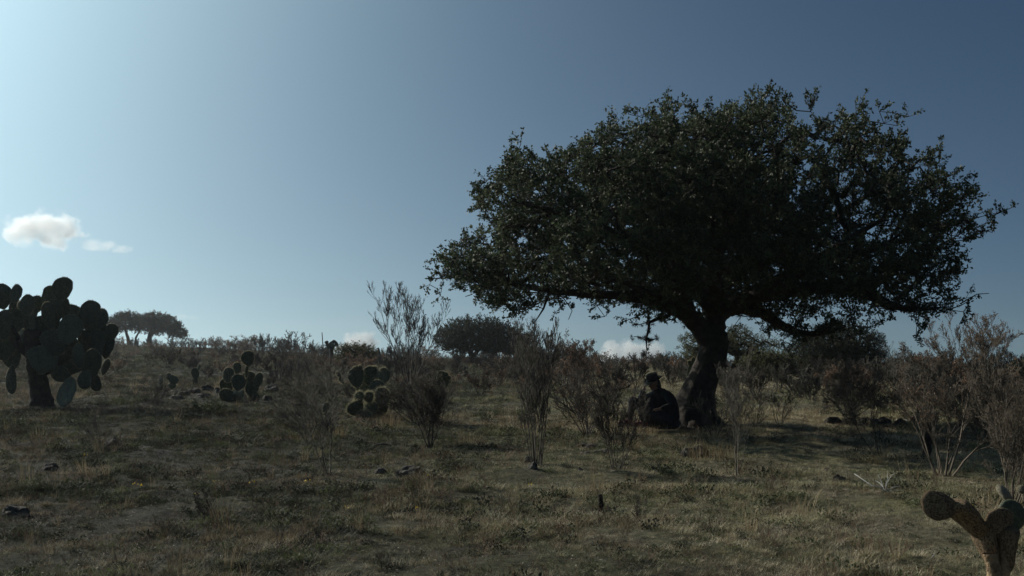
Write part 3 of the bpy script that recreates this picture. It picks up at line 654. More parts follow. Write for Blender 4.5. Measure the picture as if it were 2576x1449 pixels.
cactus('prickly_pear_cactus', 'narrow two padded prickly pear behind the rubble heap', (493, 968), ZA([(1515, 940, 58, 95, 0, 0), (1545, 885, 26, 45, 6, .1), (1515, 1000, 40, 60, 0, 0)]), 45, spine=.02, Y=38)
cactus('prickly_pear_cactus', 'tiny prickly pear bush in open grass below the ridge pair of oaks', (312, 935), ZA([(948, 822, 22, 24, 0, 0), (985, 812, 24, 20, 10, 0), (965, 850, 26, 40, 0, 0), (955, 885, 24, 30, -5, 0), (978, 885, 24, 30, 5, 0), (965, 905, 30, 26, 0, 0)]), 46, spine=0, Y=62)
cactus('prickly_pear_cactus', 'little dark prickly pear outlined on the ridge beneath the pair of oaks', (347, 878), ZA([(1066, 700, 22, 34, 0, 0), (1072, 730, 26, 30, 4, 0), (1060, 745, 30, 22, 0, 0)]), 47, spine=0, Y=140)
cactus('prickly_pear_cactus', 'wide prickly pear row crowned with small fruits beside the blackish bush', (925, 1012),
       ZB([(905, 755, 115, 155, -4, 0), (1010, 745, 125, 140, 2, .2), (1110, 745, 105, 120, 10, 0), (890, 688, 26, 26, 0, 0), (932, 682, 34, 34, 0, 0), (1045, 688, 32, 32, 0, .2), (960, 850, 120, 110, 0), (1060, 840, 110, 120, 4), (1110, 700, 50, 30, 10, 0), (770, 740, 30, 60, -35, .1), (790, 780, 30, 60, -30, .1)]), 48, spine=.045, wid=.0018, Y=27)
cactus('prickly_pear_cactus', 'bristling pale spined prickly pear low in the grass', (925, 1052),
       ZB([(1000, 912, 72, 80, 0, 0), (925, 912, 80, 80, -10, 0), (1100, 915, 115, 145, 8, .1), (900, 1000, 110, 110, -6), (1010, 1000, 110, 120, 4), (1090, 1000, 100, 120, 10), (960, 1060, 120, 80, 0), (1055, 1060, 100, 80, 4)]), 49, spine=.07, wid=.0024)
cactus('prickly_pear_cactus', 'leaning prickly pear with two knobby fruits poking out of the blackish bush', (1108, 1010), ZB([(1560, 800, 105, 170, 10, 0), (1600, 735, 30, 34, 5, 0), (1622, 762, 28, 34, 30, 0), (1545, 900, 100, 110, 4, 0)]), 50, spine=.03, Y=24)
cactus('prickly_pear_cactus', 'tiny prickly pear in the grass below the round ridge oak', (1171, 942), ZB([(1745, 690, 26, 34, 0, 0), (1755, 722, 34, 34, 8, 0), (1745, 745, 26, 24, 0, 0)]), 51, spine=0, Y=52)
cactus('prickly_pear_cactus', 'lone oval prickly pear pad behind the slender forked shrub', (823, 1078), [(822, 1032, 20, 36, 4, 0), (824, 1060, 14, 34, 0, 0)], 52, spine=.03)
cactus('prickly_pear_cactus', 'small branching prickly pear tree on the skyline beside the agave stalk', (834, 893), [(832, 866, 14, 10, -60, 0), (822, 862, 10, 9, -30, 0), (846, 866, 14, 9, 70, 0), (836, 872, 14, 14, 0, 0), (828, 872, 14, 10, -50, .2), (840, 860, 10, 9, 10, 0), (824, 868, 10, 8, -60, .2)], 53, stems=[[(834, 895, 4), (834, 880, 4), (834, 872, 3)]], spine=0, Y=70)
cactus('prickly_pear_cactus', 'dark round headed prickly pear on a thick stalk among the reddish bush branches', (2330, 1150), [(2324, 1038, 43, 42, 5, 0), (2338, 1050, 36, 26, 30, .1), (2350, 1042, 12, 16, 30, .1), (2318, 1075, 26, 30, 0, .3)], 54,
       stems=[[(2330, 1152, 12), (2332, 1110, 11), (2332, 1060, 10)]], spine=.012)
cactus('prickly_pear_cactus', 'small prickly pear whose knobbly tip peeps out behind the big oak trunk', (1735, 990), [(1736, 915, 12, 16, -10, 0), (1744, 906, 10, 14, 10, 0), (1745, 945, 34, 60, 0, 0), (1740, 975, 36, 40, 0, 0)], 55, spine=.02, Y=24)
# the cactus close to the camera: corky brown segments, one green pad
def near_cactus():
    rng = np.random.default_rng(60); Y = 6.6; g = ground(P(2500, 1440, Y).x, Y)
    root = thing('prickly_pear_cactus', 'low corky brown prickly pear with one green round pad in the sunlit grass', 'cactus', tuple(g))
    z = lambda x, y: (2253.9 + x * .16667, 1173.9 + y * .16667)
    def pd(x, y, w, h, tilt, dy, yaw, mats, th=None, **k):
        a = z(x, y); pad_at(root, rng, a[0], a[1], w * .16667, h * .16667, tilt, Y + dy, yaw=yaw, mats=mats, thick=th, wid=.0006, **k)
    pd(665, 585, 400, 500, -76, 0, 12, PADS_B, .036, spine=.007, label='grey brown shaded pad pointing sideways')
    pd(1090, 800, 265, 660, -42, .03, -62, SEGS, .085, spine=0)
    pd(1375, 1210, 215, 640, -17, .05, -62, SEGS, .08, spine=0)
    pd(1550, 850, 430, 420, 0, 0, 8, PADS_B, .06, spine=.006, label='dark brown scabbed pad')
    pd(1730, 790, 410, 520, 8, .12, 6, PADS, .06, spine=.008, label='smooth green round pad with bright rim')
    pd(1660, 430, 170, 330, -33, .22, 62, PADS_P, .05, spine=.008, label='pale dry pad seen edge on')
    pd(1900, 350, 110, 120, -60, .1, 20, PADS_P, .04, spine=.006)
    pd(1960, 470, 90, 260, -10, .12, 30, PADS_P, .04, spine=.006)
    pd(1655, 1260, 190, 640, 2, 0, -58, SEGS, .075, spine=0)
    pd(1595, 1320, 130, 200, 6, .25, -20, PADS_P, .06, spine=0)
    pts = np.array([P(*z(1650, 1250), Y), P(*z(1640, 1500), Y), P(*z(1600, 1700), Y), P(*z(1560, 1900), Y)]); pts[-1, 2] = g.z - .05
    p2 = np.array([P(*z(1420, 1300), Y), P(*z(1480, 1560), Y), P(*z(1540, 1800), Y)]); p2[-1, 2] = g.z - .05
    for q, r in ((pts, .036), (p2, .043)):
        n = len(q); t = np.linspace(0, n - 1, 20); qq = np.stack([np.interp(t, np.arange(n), q[:, i]) for i in range(3)], 1)
        v, f = tubes([(qq, np.full(20, r) * rng.uniform(.9, 1.1, 20))], 14); ob('trunk', mesh_np('trunk', v - np.array(g), f, smooth=True), M['pad_brown'], root)
SEGS = [seg_mesh(11), seg_mesh(12)]
for me, *_ in SEGS: me.materials.append(M['pad_brown'])
near_cactus()

# ------------------------------------------------------------------ shrubs one can tell apart
def at(px, py): return tuple(G(px, py))
def hpx(py0, py1, Y): return (py0 - py1) * mpp(Y)
def sh(name, label, base, top, wpx, seed, stems, m, cat='shrub', **kw):
    g = G(*base); Y = g.y
    return shrub(name, label, cat, tuple(g), seed, hpx(base[1], top, Y), wpx * mpp(Y), stems, m, **kw)
sh('bare_shrub', 'tall bare fan shaped shrub against the sky with few leaf tufts', (1030, 985), 712, 195, 70, 6, 'stem_dark', r0=.03, kids=(11, 8, 6), lens=(.42, .42, .45), start=.3, up=.75, rmin=.0055, wr=.5, leaves=170, leaf_m='green_leaf', leaf=.05, leaf_h=.45, wob=.07)
sh('bare_shrub', 'slender forked grey shrub standing alone in the near grass', (826, 1192), 895, 190, 71, 4, 'stem_grey', r0=.012, kids=(10, 8, 5), lens=(.5, .45, .45), start=.3, up=.35, rmin=.0032, lean=(-.25, 0))
sh('bare_shrub', 'dense blackish twiggy bush between the two middle cacti', (1082, 1128), 950, 165, 72, 9, 'stem_dark', r0=.014, kids=(12, 9, 5), lens=(.5, .45, .45), start=.2, up=.3, rmin=.003, leaves=1600, leaf_m='dull_leaf', leaf=.022, leaf_h=.3)
sh('bare_shrub', 'second dense dark twiggy bush just behind the blackish one', (1045, 1068), 940, 190, 73, 9, 'stem_dark', r0=.014, kids=(12, 8, 5), lens=(.45, .45, .45), start=.2, up=.3, rmin=.0035, leaves=1500, leaf_m='dull_leaf', leaf=.03, leaf_h=.2)
sh('bare_shrub', 'tall narrow many stemmed shrub reaching up towards the oak tip', (1350, 1172), 812, 135, 74, 13, 'stem_dark', r0=.013, kids=(9, 7, 5), lens=(.36, .42, .45), start=.25, up=.6, rmin=.0034, wr=.45, wob=.07, spread=.12)
sh('bare_shrub', 'greyish feathery shrub just behind the tall narrow one', (1325, 1010), 800, 130, 75, 9, 'stem_grey', r0=.016, kids=(11, 8, 5), lens=(.4, .42, .45), start=.3, up=.7, rmin=.004, wr=.45)
sh('bare_shrub', 'vase shaped leafless shrub in front of the sitting man\'s feet', (1550, 1180), 945, 150, 76, 9, 'stem_dark', r0=.011, kids=(11, 8, 5), lens=(.42, .45, .45), start=.3, up=.45, rmin=.0034, spread=.08)
sh('bare_shrub', 'thin grey shrub in sunlit grass in front of the oak trunk', (1855, 1197), 880, 130, 77, 5, 'stem_grey', r0=.010, kids=(11, 8, 5), lens=(.42, .45, .45), start=.3, up=.45, rmin=.003, spread=.04)
sh('bare_shrub', 'pale tangle of dead twigs at the foot of the oak trunk', (1800, 1110), 985, 150, 78, 8, 'stem_grey', r0=.008, kids=(7, 6, 4), lens=(.5, .5, .45), start=.1, up=.1, rmin=.003, wob=.2)
sh('bare_shrub', 'brownish bush with sparse russet leaves leaning beside the hat', (1478, 1095), 925, 190, 79, 10, 'stem_dark', r0=.014, kids=(11, 8, 5), lens=(.45, .45, .45), start=.25, up=.3, rmin=.0028, leaves=900, leaf_m='red_leaf', leaf=.028, leaf_h=.3)
sh('russet_shrub', 'tall russet leaved shrub on the skyline between the clouds and the narrow shrub', (1452, 985), 838, 130, 80, 7, 'stem_dark', r0=.02, kids=(10, 8, 4), lens=(.42, .45, .45), start=.3, up=.5, rmin=.004, leaves=2600, leaf_m='red_leaf', leaf=.045, leaf_h=.35)
sh('russet_shrub', 'stout reddish shrub with several thick pale stems in front of the thicket', (2375, 1200), 880, 340, 81, 9, 'stem_red', r0=.022, kids=(12, 9, 6), lens=(.42, .42, .45), start=.3, up=.35, rmin=.0026, leaves=1300, leaf_m='red_leaf', leaf=.022, leaf_h=.4, lean=(.1, 0), spread=.1)
sh('russet_shrub', 'airy reddish fan shaped shrub with pink brown leaf tips against the sky', (2435, 1022), 792, 300, 181, 8, 'stem_red', r0=.026, kids=(13, 9, 6), lens=(.40, .42, .45), start=.3, up=.5, rmin=.0045, leaves=4200, leaf_m='red_leaf', leaf=.036, leaf_h=.5, lean=(.2, 0), spread=.1, wr=.5)
sh('russet_shrub', 'brown leafy shrub at the picture edge behind the corky cactus', (2545, 1275), 905, 260, 82, 10, 'stem_red', r0=.013, kids=(13, 10, 6), lens=(.42, .45, .45), start=.2, up=.3, rmin=.002, leaves=2000, leaf_m='dull_leaf', leaf=.018, leaf_h=.2, lean=(.1, 0))
sh('russet_shrub', 'reddish brown thicket around the base of the airy reddish fan', (2490, 1130), 900, 300, 83, 12, 'stem_red', r0=.016, kids=(12, 9, 5), lens=(.42, .45, .45), start=.15, up=.3, rmin=.003, leaves=1500, leaf_m='red_leaf', leaf=.024, leaf_h=.1)
sh('bare_shrub', 'wide grey arching thicket behind the row of stones', (2135, 1062), 905, 270, 84, 12, 'stem_grey', r0=.018, kids=(13, 10, 6), lens=(.5, .5, .45), start=.25, up=-.1, rmin=.0035, wob=.13)
sh('bare_shrub', 'leafless shrub with one stem sloping over the stone row', (2215, 1150), 940, 210, 85, 4, 'stem_dark', r0=.012, kids=(8, 6, 4), lens=(.5, .5, .45), start=.3, up=.2, rmin=.002, lean=(-.5, 0))
sh('bare_shrub', 'wispy arching shrub with pale drooping tips left of the airy reddish shrub', (2262, 1010), 858, 150, 86, 6, 'stem_grey', r0=.015, kids=(8, 6, 5), lens=(.5, .5, .45), start=.4, up=-.3, rmin=.004)
sh('bare_shrub', 'low grey shrub in shade below the big cactus', (240, 1125), 985, 150, 87, 5, 'stem_grey', r0=.010, kids=(8, 6, 4), lens=(.5, .45, .45), start=.25, up=.3, rmin=.0024)
sh('bare_shrub', 'thin wispy shrub in front of the raised pad cactus', (607, 1088), 990, 70, 88, 5, 'stem_grey', r0=.007, kids=(6, 5, 3), lens=(.45, .45, .45), start=.25, up=.5, rmin=.0022)
sh('bare_shrub', 'wispy grey shrub between the rubble heap and the big cactus', (395, 1062), 930, 160, 89, 6, 'stem_grey', r0=.010, kids=(9, 7, 4), lens=(.5, .45, .45), start=.25, up=.3, rmin=.0028)
sh('bare_shrub', 'tangled grey shrub spreading behind the slender forked one', (775, 1120), 900, 170, 90, 7, 'stem_grey', r0=.011, kids=(9, 7, 4), lens=(.5, .45, .45), start=.2, up=.3, rmin=.0036, wob=.14)
sh('bare_shrub', 'pale broken shrub with bent arching twigs on the slope', (735, 985), 858, 130, 91, 7, 'stem_grey', r0=.014, kids=(9, 6, 4), lens=(.5, .5, .5), start=.3, up=-.2, rmin=.0045, wob=.18)
sh('dark_sprout', 'small dark twiggy sprout in the near grass below the slender shrub', (512, 1305), 1225, 80, 92, 8, 'stem_dark', r0=.006, kids=(6, 5, 3), lens=(.45, .45, .45), start=.1, up=.6, rmin=.0018, leaves=500, leaf_m='g_dark', leaf=.014, leaf_h=.1)
sh('dark_sprout', 'upright brown dead weed with bare stems near the picture bottom', (1608, 1305), 1232, 46, 93, 6, 'stem_dark', r0=.006, kids=(4, 3, 2), lens=(.35, .4, .4), start=.3, up=.8, rmin=.0018)
sh('dark_sprout', 'faint thin dark weed near the bottom edge of the grass', (702, 1400), 1300, 50, 94, 3, 'stem_dark', r0=.004, kids=(4, 3, 2), lens=(.35, .4, .4), start=.3, up=.8, rmin=.0014)
sh('dark_sprout', 'low leafy sprout growing in the shaded grass right of the rock', (1128, 1042), 1000, 44, 95, 5, 'stem_dark', r0=.006, kids=(5, 3, 2), lens=(.4, .4, .4), start=.2, up=.5, rmin=.002)
sh('green_herb', 'low leafy green herb patch at the base of the tall narrow shrub', (1222, 1062), 1020, 60, 96, 8, 'stem_grey', r0=.006, kids=(5, 3, 2), lens=(.5, .4, .4), start=.1, up=.5, rmin=.002, leaves=700, leaf_m='green_leaf', leaf=.025)
sh('green_herb', 'second leafy green herb, touching the tall narrow shrub', (1318, 1066), 1020, 46, 97, 8, 'stem_grey', r0=.006, kids=(5, 3, 2), lens=(.5, .4, .4), start=.1, up=.5, rmin=.002, leaves=600, leaf_m='green_leaf', leaf=.025)
sh('green_herb', 'low dark green bush hugging the ground below the rubble heap', (520, 1040), 1008, 90, 98, 12, 'stem_dark', r0=.006, kids=(6, 4, 3), lens=(.5, .4, .4), start=.1, up=.2, rmin=.002, leaves=1600, leaf_m='green_leaf', leaf=.028)
sh('green_herb', 'pale grey green herb mat in the shade beside the big cactus trunk', (30, 1075), 1045, 90, 99, 12, 'stem_grey', r0=.006, kids=(6, 4, 3), lens=(.5, .4, .4), start=.1, up=.2, rmin=.002, leaves=1400, leaf_m='green_leaf', leaf=.025)
sh('bare_shrub', 'small forked dry bush by the grass on the oak\'s sunlit side', (1965, 1075), 975, 90, 100, 5, 'stem_grey', r0=.008, kids=(7, 5, 3), lens=(.5, .45, .45), start=.2, up=.3, rmin=.0026)
sh('bare_shrub', 'leafless dark shrub with thick crooked stem behind the russet leaning bush', (1455, 1040), 935, 130, 101, 3, 'stem_dark', r0=.03, kids=(8, 6, 4), lens=(.5, .45, .45), start=.3, up=.1, rmin=.004, lean=(-.5, 0), wob=.16)

# bleached dead agave-like tuft with its fallen stalk
def bleached():
    g = G(2228, 1242); rng = np.random.default_rng(3)
    root = thing('bleached_tuft', 'small bone white dead tuft with a fallen pale stalk in the sunlit grass', 'dead plant', tuple(g))
    ps = [(path(rng, (0, 0, 0), (rng.normal(), rng.normal() * .6, 1.1), .19 * rng.uniform(.6, 1.2), 5, (0, 0, -.8), .1), np.linspace(.005, .002, 5)) for _ in range(15)]
    v, f = tubes(ps, 4); ob('dead_leaves', mesh_np('dead_leaves', v, f), M['bleached'], root)
    q = np.array([np.array(P(2222, 1238, g.y)) , np.array(P(2195, 1226, g.y)) , np.array(P(2150, 1208, g.y + .5))]) - np.array(g); q[:, 2] = [.05, .06, .12]
    v, f = tubes([(q, np.array([.005, .004, .003]))], 5); ob('stalk', mesh_np('stalk', v, f), M['bleached'], root)
bleached()

# ------------------------------------------------------------------ scrub towards the ridge, many alike
def proto(seed, kind):
    rng = np.random.default_rng(seed)
    if kind == 'bare': out, tips = shrub_paths(seed, 1, 1.1, 7, r0=.018, kids=(9, 7, 4), lens=(.45, .45, .45), start=.15, up=.4, rmin=.0075)
    elif kind == 'wispy': out, tips = shrub_paths(seed, 1, .8, 6, r0=.016, kids=(9, 6, 4), lens=(.42, .45, .45), start=.2, up=.8, rmin=.006, wr=.4)
    else: out, tips = shrub_paths(seed, 1, 1.3, 6, r0=.018, kids=(6, 4, 3), lens=(.45, .45, .45), start=.15, up=.3, rmin=.007)
    v, f = tubes(out, 3); me = None
    sm = {'bare': 'stem_grey', 'wispy': 'stem_grey', 'russet': 'stem_red', 'green': 'stem_dark'}[kind]
    nl = {'bare': 0, 'wispy': 120, 'russet': 1100, 'green': 1500}[kind]
    if nl:
        P_ = np.concatenate(tips); idx = rng.integers(0, len(P_), nl); lv, lf = cards(P_[idx] + rng.normal(size=(nl, 3)) * .03, .05 if kind != 'wispy' else .04, rng)
        fi = np.concatenate([f, lf + len(v)]); ti = np.concatenate([np.zeros(len(v)), tintrep(rng, nl)]); me = mesh_np('scrub', np.concatenate([v, lv]), fi, ti)
        me.materials.append(M[sm]); me.materials.append(M[{'wispy': 'dull_leaf', 'russet': 'red_leaf', 'green': 'dull_leaf'}[kind]])
        mi = np.zeros(len(fi), np.int32); mi[len(f):] = 1; me.polygons.foreach_set('material_index', mi)
    else:
        me = mesh_np('scrub', v, f); me.materials.append(M[sm])
    return me
PR = {k: [proto(s, k) for s in ss] for k, ss in {'bare': (1, 2, 3, 4), 'wispy': (5, 6), 'russet': (7, 8, 9), 'green': (10, 11)}.items()}
LBL = {'bare': ('bare_shrub', 'leafless grey bush', 'grey leafless bushes', 'shrub'),
       'wispy': ('bare_shrub', 'thin upright wispy bush', 'wispy upright bushes', 'shrub'),
       'russet': ('russet_shrub', 'reddish brown leafy bush', 'reddish brown bushes', 'shrub'),
       'green': ('green_bush', 'rounded dull green bush', 'dull green bushes', 'shrub')}
def scatter_scrub():
    rng = np.random.default_rng(77); cnt = 0
    def put(kind, x, y, s, w=1.):
        nonlocal cnt
        me = PR[kind][rng.integers(0, len(PR[kind]))]; nm, lab, gr, cat = LBL[kind]
        px_ = 1288 + F * x / y; far = y > .72 * float(crest(math.atan(x / y)))
        zone = next(w for lim, w in ((270, 'behind the big cactus'), (480, 'below the pair of ridge oaks'), (620, 'beyond the raised pad cactus'), (860, 'above the slender forked shrub'), (1090, 'around the tall fan shaped shrub'), (1330, 'around the round ridge oak'),
                (1560, 'behind the vase shaped shrub'), (1740, 'behind the sitting man'), (1960, 'just beside the oak trunk'), (2240, 'around the broad grey green tree'), (9999, 'behind the airy reddish shrub')) if px_ < lim)
        dist = 'on the skyline' if far else ('halfway up the slope' if y > .42 * float(crest(math.atan(x / y))) else 'low on the slope')
        lab = lab + ' ' + dist + ' ' + zone; gr = gr + ' ' + dist + ' ' + zone
        o = bpy.data.objects.new(nm, me); COL.objects.link(o); o.location = ground(x, y, .05 * s); o.rotation_euler = (rng.uniform(-.08, .08), rng.uniform(-.08, .08), rng.uniform(0, 6.28))
        o.scale = (s * w, s * w, s); tag(o, lab, cat, gr); cnt += 1
    # along the ridge itself
    for i in range(185):
        px = 250 + (2650 - 250) * (i + rng.uniform(0, 1)) / 185; t = math.atan((px - 1288) / F); dc = float(crest(t)); d = dc * rng.uniform(.80, 1.02)
        x, y = d * math.sin(t), d * math.cos(t)
        if 300 < px < 480 and rng.uniform() < .25: continue
        k = rng.choice(['russet', 'bare', 'green', 'wispy'], p=[.42, .28, .12, .18] if px < 1000 else [.36, .34, .10, .20])
        if 800 < px < 960 and k == 'russet': k = 'green'
        sz = rng.uniform(.9, 1.9) * (1.3 if 560 < px < 830 else 1.0) * (.85 if px < 500 else 1.) * (.62 if px > 1490 else 1.) * (.6 if 800 < px < 960 else 1.) * (.5 if 1090 < px < 1330 else 1.)
        put(k, x, y, sz, 1.15)
    # over the slope
    for i in range(235):
        px = rng.uniform(-100, 2680); t = math.atan((px - 1288) / F); dc = float(crest(t)); d = 24 + (dc * .85 - 24) * rng.uniform() ** .75
        if d < 30 and 1150 < px < 1900: continue
        x, y = d * math.sin(t), d * math.cos(t); k = rng.choice(['bare', 'wispy', 'russet', 'green'], p=[.44, .22, .26, .08])
        dens = .5 if 250 < px < 480 else 1.
        if rng.uniform() > dens: continue
        if px < 1250 and d < 45 and rng.uniform() < .5: continue
        put(k, x, y, rng.uniform(.5, 1.15) * (1.0 if d > 40 else .75), 1.15)
    for i in range(70):      # the tangled band of low scrub in the middle distance
        px = rng.uniform(270, 1500); t = math.atan((px - 1288) / F); dc = float(crest(t)); d = rng.uniform(.42, .86) * dc; put(rng.choice(['russet', 'green'], p=[.45, .55]), d * math.sin(t), d * math.cos(t), rng.uniform(.5, 1.0), 1.25)
    for i in range(44):      # a few just outside the picture on either side
        t = rng.uniform(.50, .80) * (-1 if i % 2 else 1); dc = float(crest(t)); d = 26 + (dc * .95 - 26) * rng.uniform(); put(rng.choice(['bare', 'wispy', 'russet']), d * math.sin(t), d * math.cos(t), rng.uniform(.6, 1.3), 1.1)
    for px, py, k, s in ((1555, 985, 'bare', 1.0), (1600, 960, 'bare', 1.1), (1690, 975, 'wispy', 1.0), (1715, 960, 'bare', .9), (1900, 1000, 'bare', .8), (1960, 990, 'wispy', .8), (2040, 1010, 'bare', .8), (2290, 990, 'bare', 1.0), (2420, 1010, 'russet', 1.1),
                         (1420, 975, 'russet', 1.0), (1380, 955, 'bare', 1.2), (1510, 965, 'russet', 1.1), (700, 960, 'bare', 1.2), (640, 930, 'bare', 1.2), (860, 960, 'bare', .9), (1290, 960, 'bare', 1.), (2520, 1040, 'russet', 1.2), (2560, 1090, 'russet', 1.2), (2350, 1000, 'bare', 1.2)):
        g = G(px, py); put(k, g.x, g.y, s)
scatter_scrub()

# ------------------------------------------------------------------ rocks
def rock(label, px, py, w, h, seed, m='rock', name='rock', depth=.8, group=None):
    rng = np.random.default_rng(seed); g = G(px, py); k = mpp(g.y)
    import bmesh
    bm = bmesh.new(); bmesh.ops.create_icosphere(bm, subdivisions=4 if w > 30 else 3, radius=1)
    v = np.array([x.co[:] for x in bm.verts]); me = bpy.data.meshes.new('rock'); bm.to_mesh(me); bm.free()
    for _ in range(9):       # flat broken faces
        n = rng.normal(size=3); n[2] = abs(n[2]) * .8; n /= np.linalg.norm(n); dcut = rng.uniform(.55, .85); pr = v @ n; v -= np.clip(pr - dcut, 0, None)[:, None] * n * .9
    nn = vnoise(v[:, 0] * 2.3 + seed, v[:, 1] * 2.3 + v[:, 2] * 1.7, seed) - .5; n2 = vnoise(v[:, 0] * 7 + v[:, 2] * 5, v[:, 1] * 7 - v[:, 2] * 4, seed + 1) - .5
    v *= (1 + .35 * nn + .14 * n2)[:, None]; v *= np.array([w * k / 2, w * k / 2 * depth, h * k * .62]); v[:, 2] += h * k * .16
    me.vertices.foreach_set('co', v.astype(np.float32).ravel()); me.update()
    o = ob(name, me, M[m], loc=tuple(g)); o.rotation_euler = (0, 0, rng.uniform(-.4, .4)); tag(o, label, 'rock', group)
rock('dark lichen covered boulder in the grass in front of the oak trunk', 1742, 1150, 84, 40, 101)
rock('long low flat rock behind the vase shaped shrub', 1500, 1144, 100, 28, 102)
rock('upper slab lying on the long low flat rock', 1478, 1128, 70, 16, 103)
rock('humped dark boulder in the grass below the blackish bush', 1040, 1198, 82, 46, 104)
rock('small dark rock a step left of the humped boulder', 955, 1190, 40, 20, 105)
rock('dark jagged boulder at the picture edge in the shaded grass', 45, 1290, 84, 44, 106)
rock('pointed dark boulder lying in shaded grass below the big cactus', 128, 1178, 56, 36, 107)
rock('dark rock behind the low grey shrub', 278, 1118, 62, 30, 108)
rock('triangular brown rock beside the raised pad cactus', 688, 990, 46, 34, 109)
rock('dark round rock touching the raised pad cactus', 672, 1008, 30, 22, 110)
rock('pinkish pale rock at the foot of the thin grey shrub', 1860, 1222, 52, 28, 111, 'rock_pink')
rock('dark rock half sunk in the sunlit grass', 2108, 1215, 34, 26, 112)
rock('small grey cobble above the half sunk dark rock', 2078, 1185, 20, 14, 113, 'rock_pink')
rock('grey rock at the foot of the tall narrow shrub', 1338, 1188, 36, 20, 114)
rock('dark stone in the grass below the bright patch', 1330, 1160, 30, 18, 115)
for i, (x, y, w, h, l) in enumerate([(2095, 1066, 52, 22, 'first stone of the row, nearest the oak'), (2140, 1068, 44, 26, 'tall rounded stone of the row'), (2180, 1066, 56, 28, 'widest stone of the row'), (2225, 1066, 52, 28, 'brownish stone of the row beside the pale one'), (2262, 1072, 46, 22, 'low dark stone at the far end of the row'),
                                      (2300, 1066, 34, 20, 'stone just past the end of the row by the round headed cactus')]):
    rock(l, x, y, w, h, 120 + i, group='stones in a row behind the shade')
rock('sunlit cream coloured flat stone on the stone row', 2272, 1060, 48, 8, 130, 'rock_pale', depth=.6)
rock('second smaller cream stone under the round headed cactus', 2308, 1066, 22, 7, 131, 'rock_pale')
for i, (x, y, w, h) in enumerate([(415, 1000, 40, 18), (455, 996, 44, 20), (485, 990, 46, 24), (520, 984, 44, 24), (548, 990, 36, 22), (500, 1002, 60, 18), (440, 1006, 50, 14), (565, 1000, 30, 16)]):
    rock(['low dark rubble stone at the outer end of the heap', 'dark rubble stone under the round cactus pad', 'jagged rubble stone in the heap centre', 'highest rubble stone of the heap', 'rubble stone on the heap side facing the raised pad cactus',
          'broad rubble slab along the front of the heap', 'thin rubble slab at the front of the heap', 'last small rubble stone touching the raised pad cactus'][i], x, y, w, h, 140 + i, group='rubble stones of the low heap')
rock('small pink stone lit by the sun behind the rubble heap', 466, 966, 14, 12, 150, 'rock_pink')
rock('flat pale sunlit slab on top of the rubble heap', 447, 985, 56, 5, 151, 'rock_pale', depth=.5)
def small_rocks():
    rng = np.random.default_rng(9)
    for i in range(26):
        px, py = rng.uniform(20, 2550), rng.uniform(1080, 1400); w = rng.uniform(7, 20)
        where = ('below the big cactus' if px < 420 else 'below the slender forked shrub' if px < 1000 else 'below the narrow many stemmed shrub' if px < 1450 else 'below the sitting man' if px < 1800 else 'below the oak shade' if px < 2250 else 'near the corky cactus') + (', close to the camera' if py > 1270 else ', farther up')
        rock('small weathered stone in grass ' + where, px, py, w, w * .6, 200 + i, 'rock' if rng.uniform() < .8 else 'rock_pink', group='small stones ' + where)
small_rocks()

# ------------------------------------------------------------------ dead wood, post, stalks
def stick(name, label, cat, pts, r, m='deadwood', seed=0, Y=None, lift=None):
    g = G(*pts[0]) if Y is None else ground(P(*pts[0], Y).x, Y); rng = np.random.default_rng(seed)
    q = np.array([P(x, y, g.y) for x, y in pts]) - np.array(g); q[0, 2] = -.03
    n = len(q); t = np.linspace(0, n - 1, n * 4); qq = np.stack([np.interp(t, np.arange(n), q[:, i]) for i in range(3)], 1); qq[1:-1] = (qq[:-2] + qq[1:-1] * 2 + qq[2:]) / 4
    rr = np.interp(t, [0, n - 1], r) * rng.uniform(.9, 1.15, len(t)); v, f = tubes([(qq, rr)], 9)
    nv = len(v); caps = [[0] * 4, [0] * 4]
    me = bpy.data.meshes.new(name); me.from_pydata(v.tolist(), [], f.tolist() + [list(range(8, -1, -1)), list(range(nv - 9, nv))]); me.update()
    return tag(ob(name, me, M[m], loc=tuple(g)), label, cat)
stick('fallen_branch', 'short curved dead branch arching out of the grass', 'branch', [(928, 1130), (945, 1120), (965, 1116), (985, 1122), (992, 1130)], (.02, .012), seed=1)
stick('tree_stump', 'short upright dark dead stump in the near grass', 'stump', [(1513, 1288), (1512, 1265), (1509, 1243)], (.030, .018), 'wood_trunk', 2)
stick('fence_post', 'leaning weathered fence post outlined on the skyline', 'post', [(957, 902), (954, 885), (951, 875)], (.10, .08), 'deadwood', 3, Y=80)
stick('agave_stalk', 'tall thin dry agave flower stalk on the skyline', 'plant', [(814, 890), (812, 865), (810, 836)], (.05, .03), 'deadwood', 4, Y=90)
stick('fallen_branch', 'pale thin fallen stick on the grass under the dense blackish bush', 'branch', [(1005, 1138), (1050, 1136), (1078, 1134)], (.008, .005), 'bleached', 5)
stick('fallen_branch', 'dead stick leaning in shaded grass below the low grey shrub', 'branch', [(480, 1082), (500, 1072), (530, 1062)], (.012, .006), 'deadwood', 6)
stick('fallen_branch', 'thin pale fallen stick in sunlit grass by the bottom edge', 'branch', [(2335, 1410), (2345, 1402), (2352, 1392)], (.006, .004), 'bleached', 8)
stick('fallen_branch', 'dark bent stick across the shaded grass near the picture edge', 'branch', [(215, 1082 + 75), (180, 1075 + 75), (155, 1070 + 72)], (.012, .006), 'deadwood', 7)

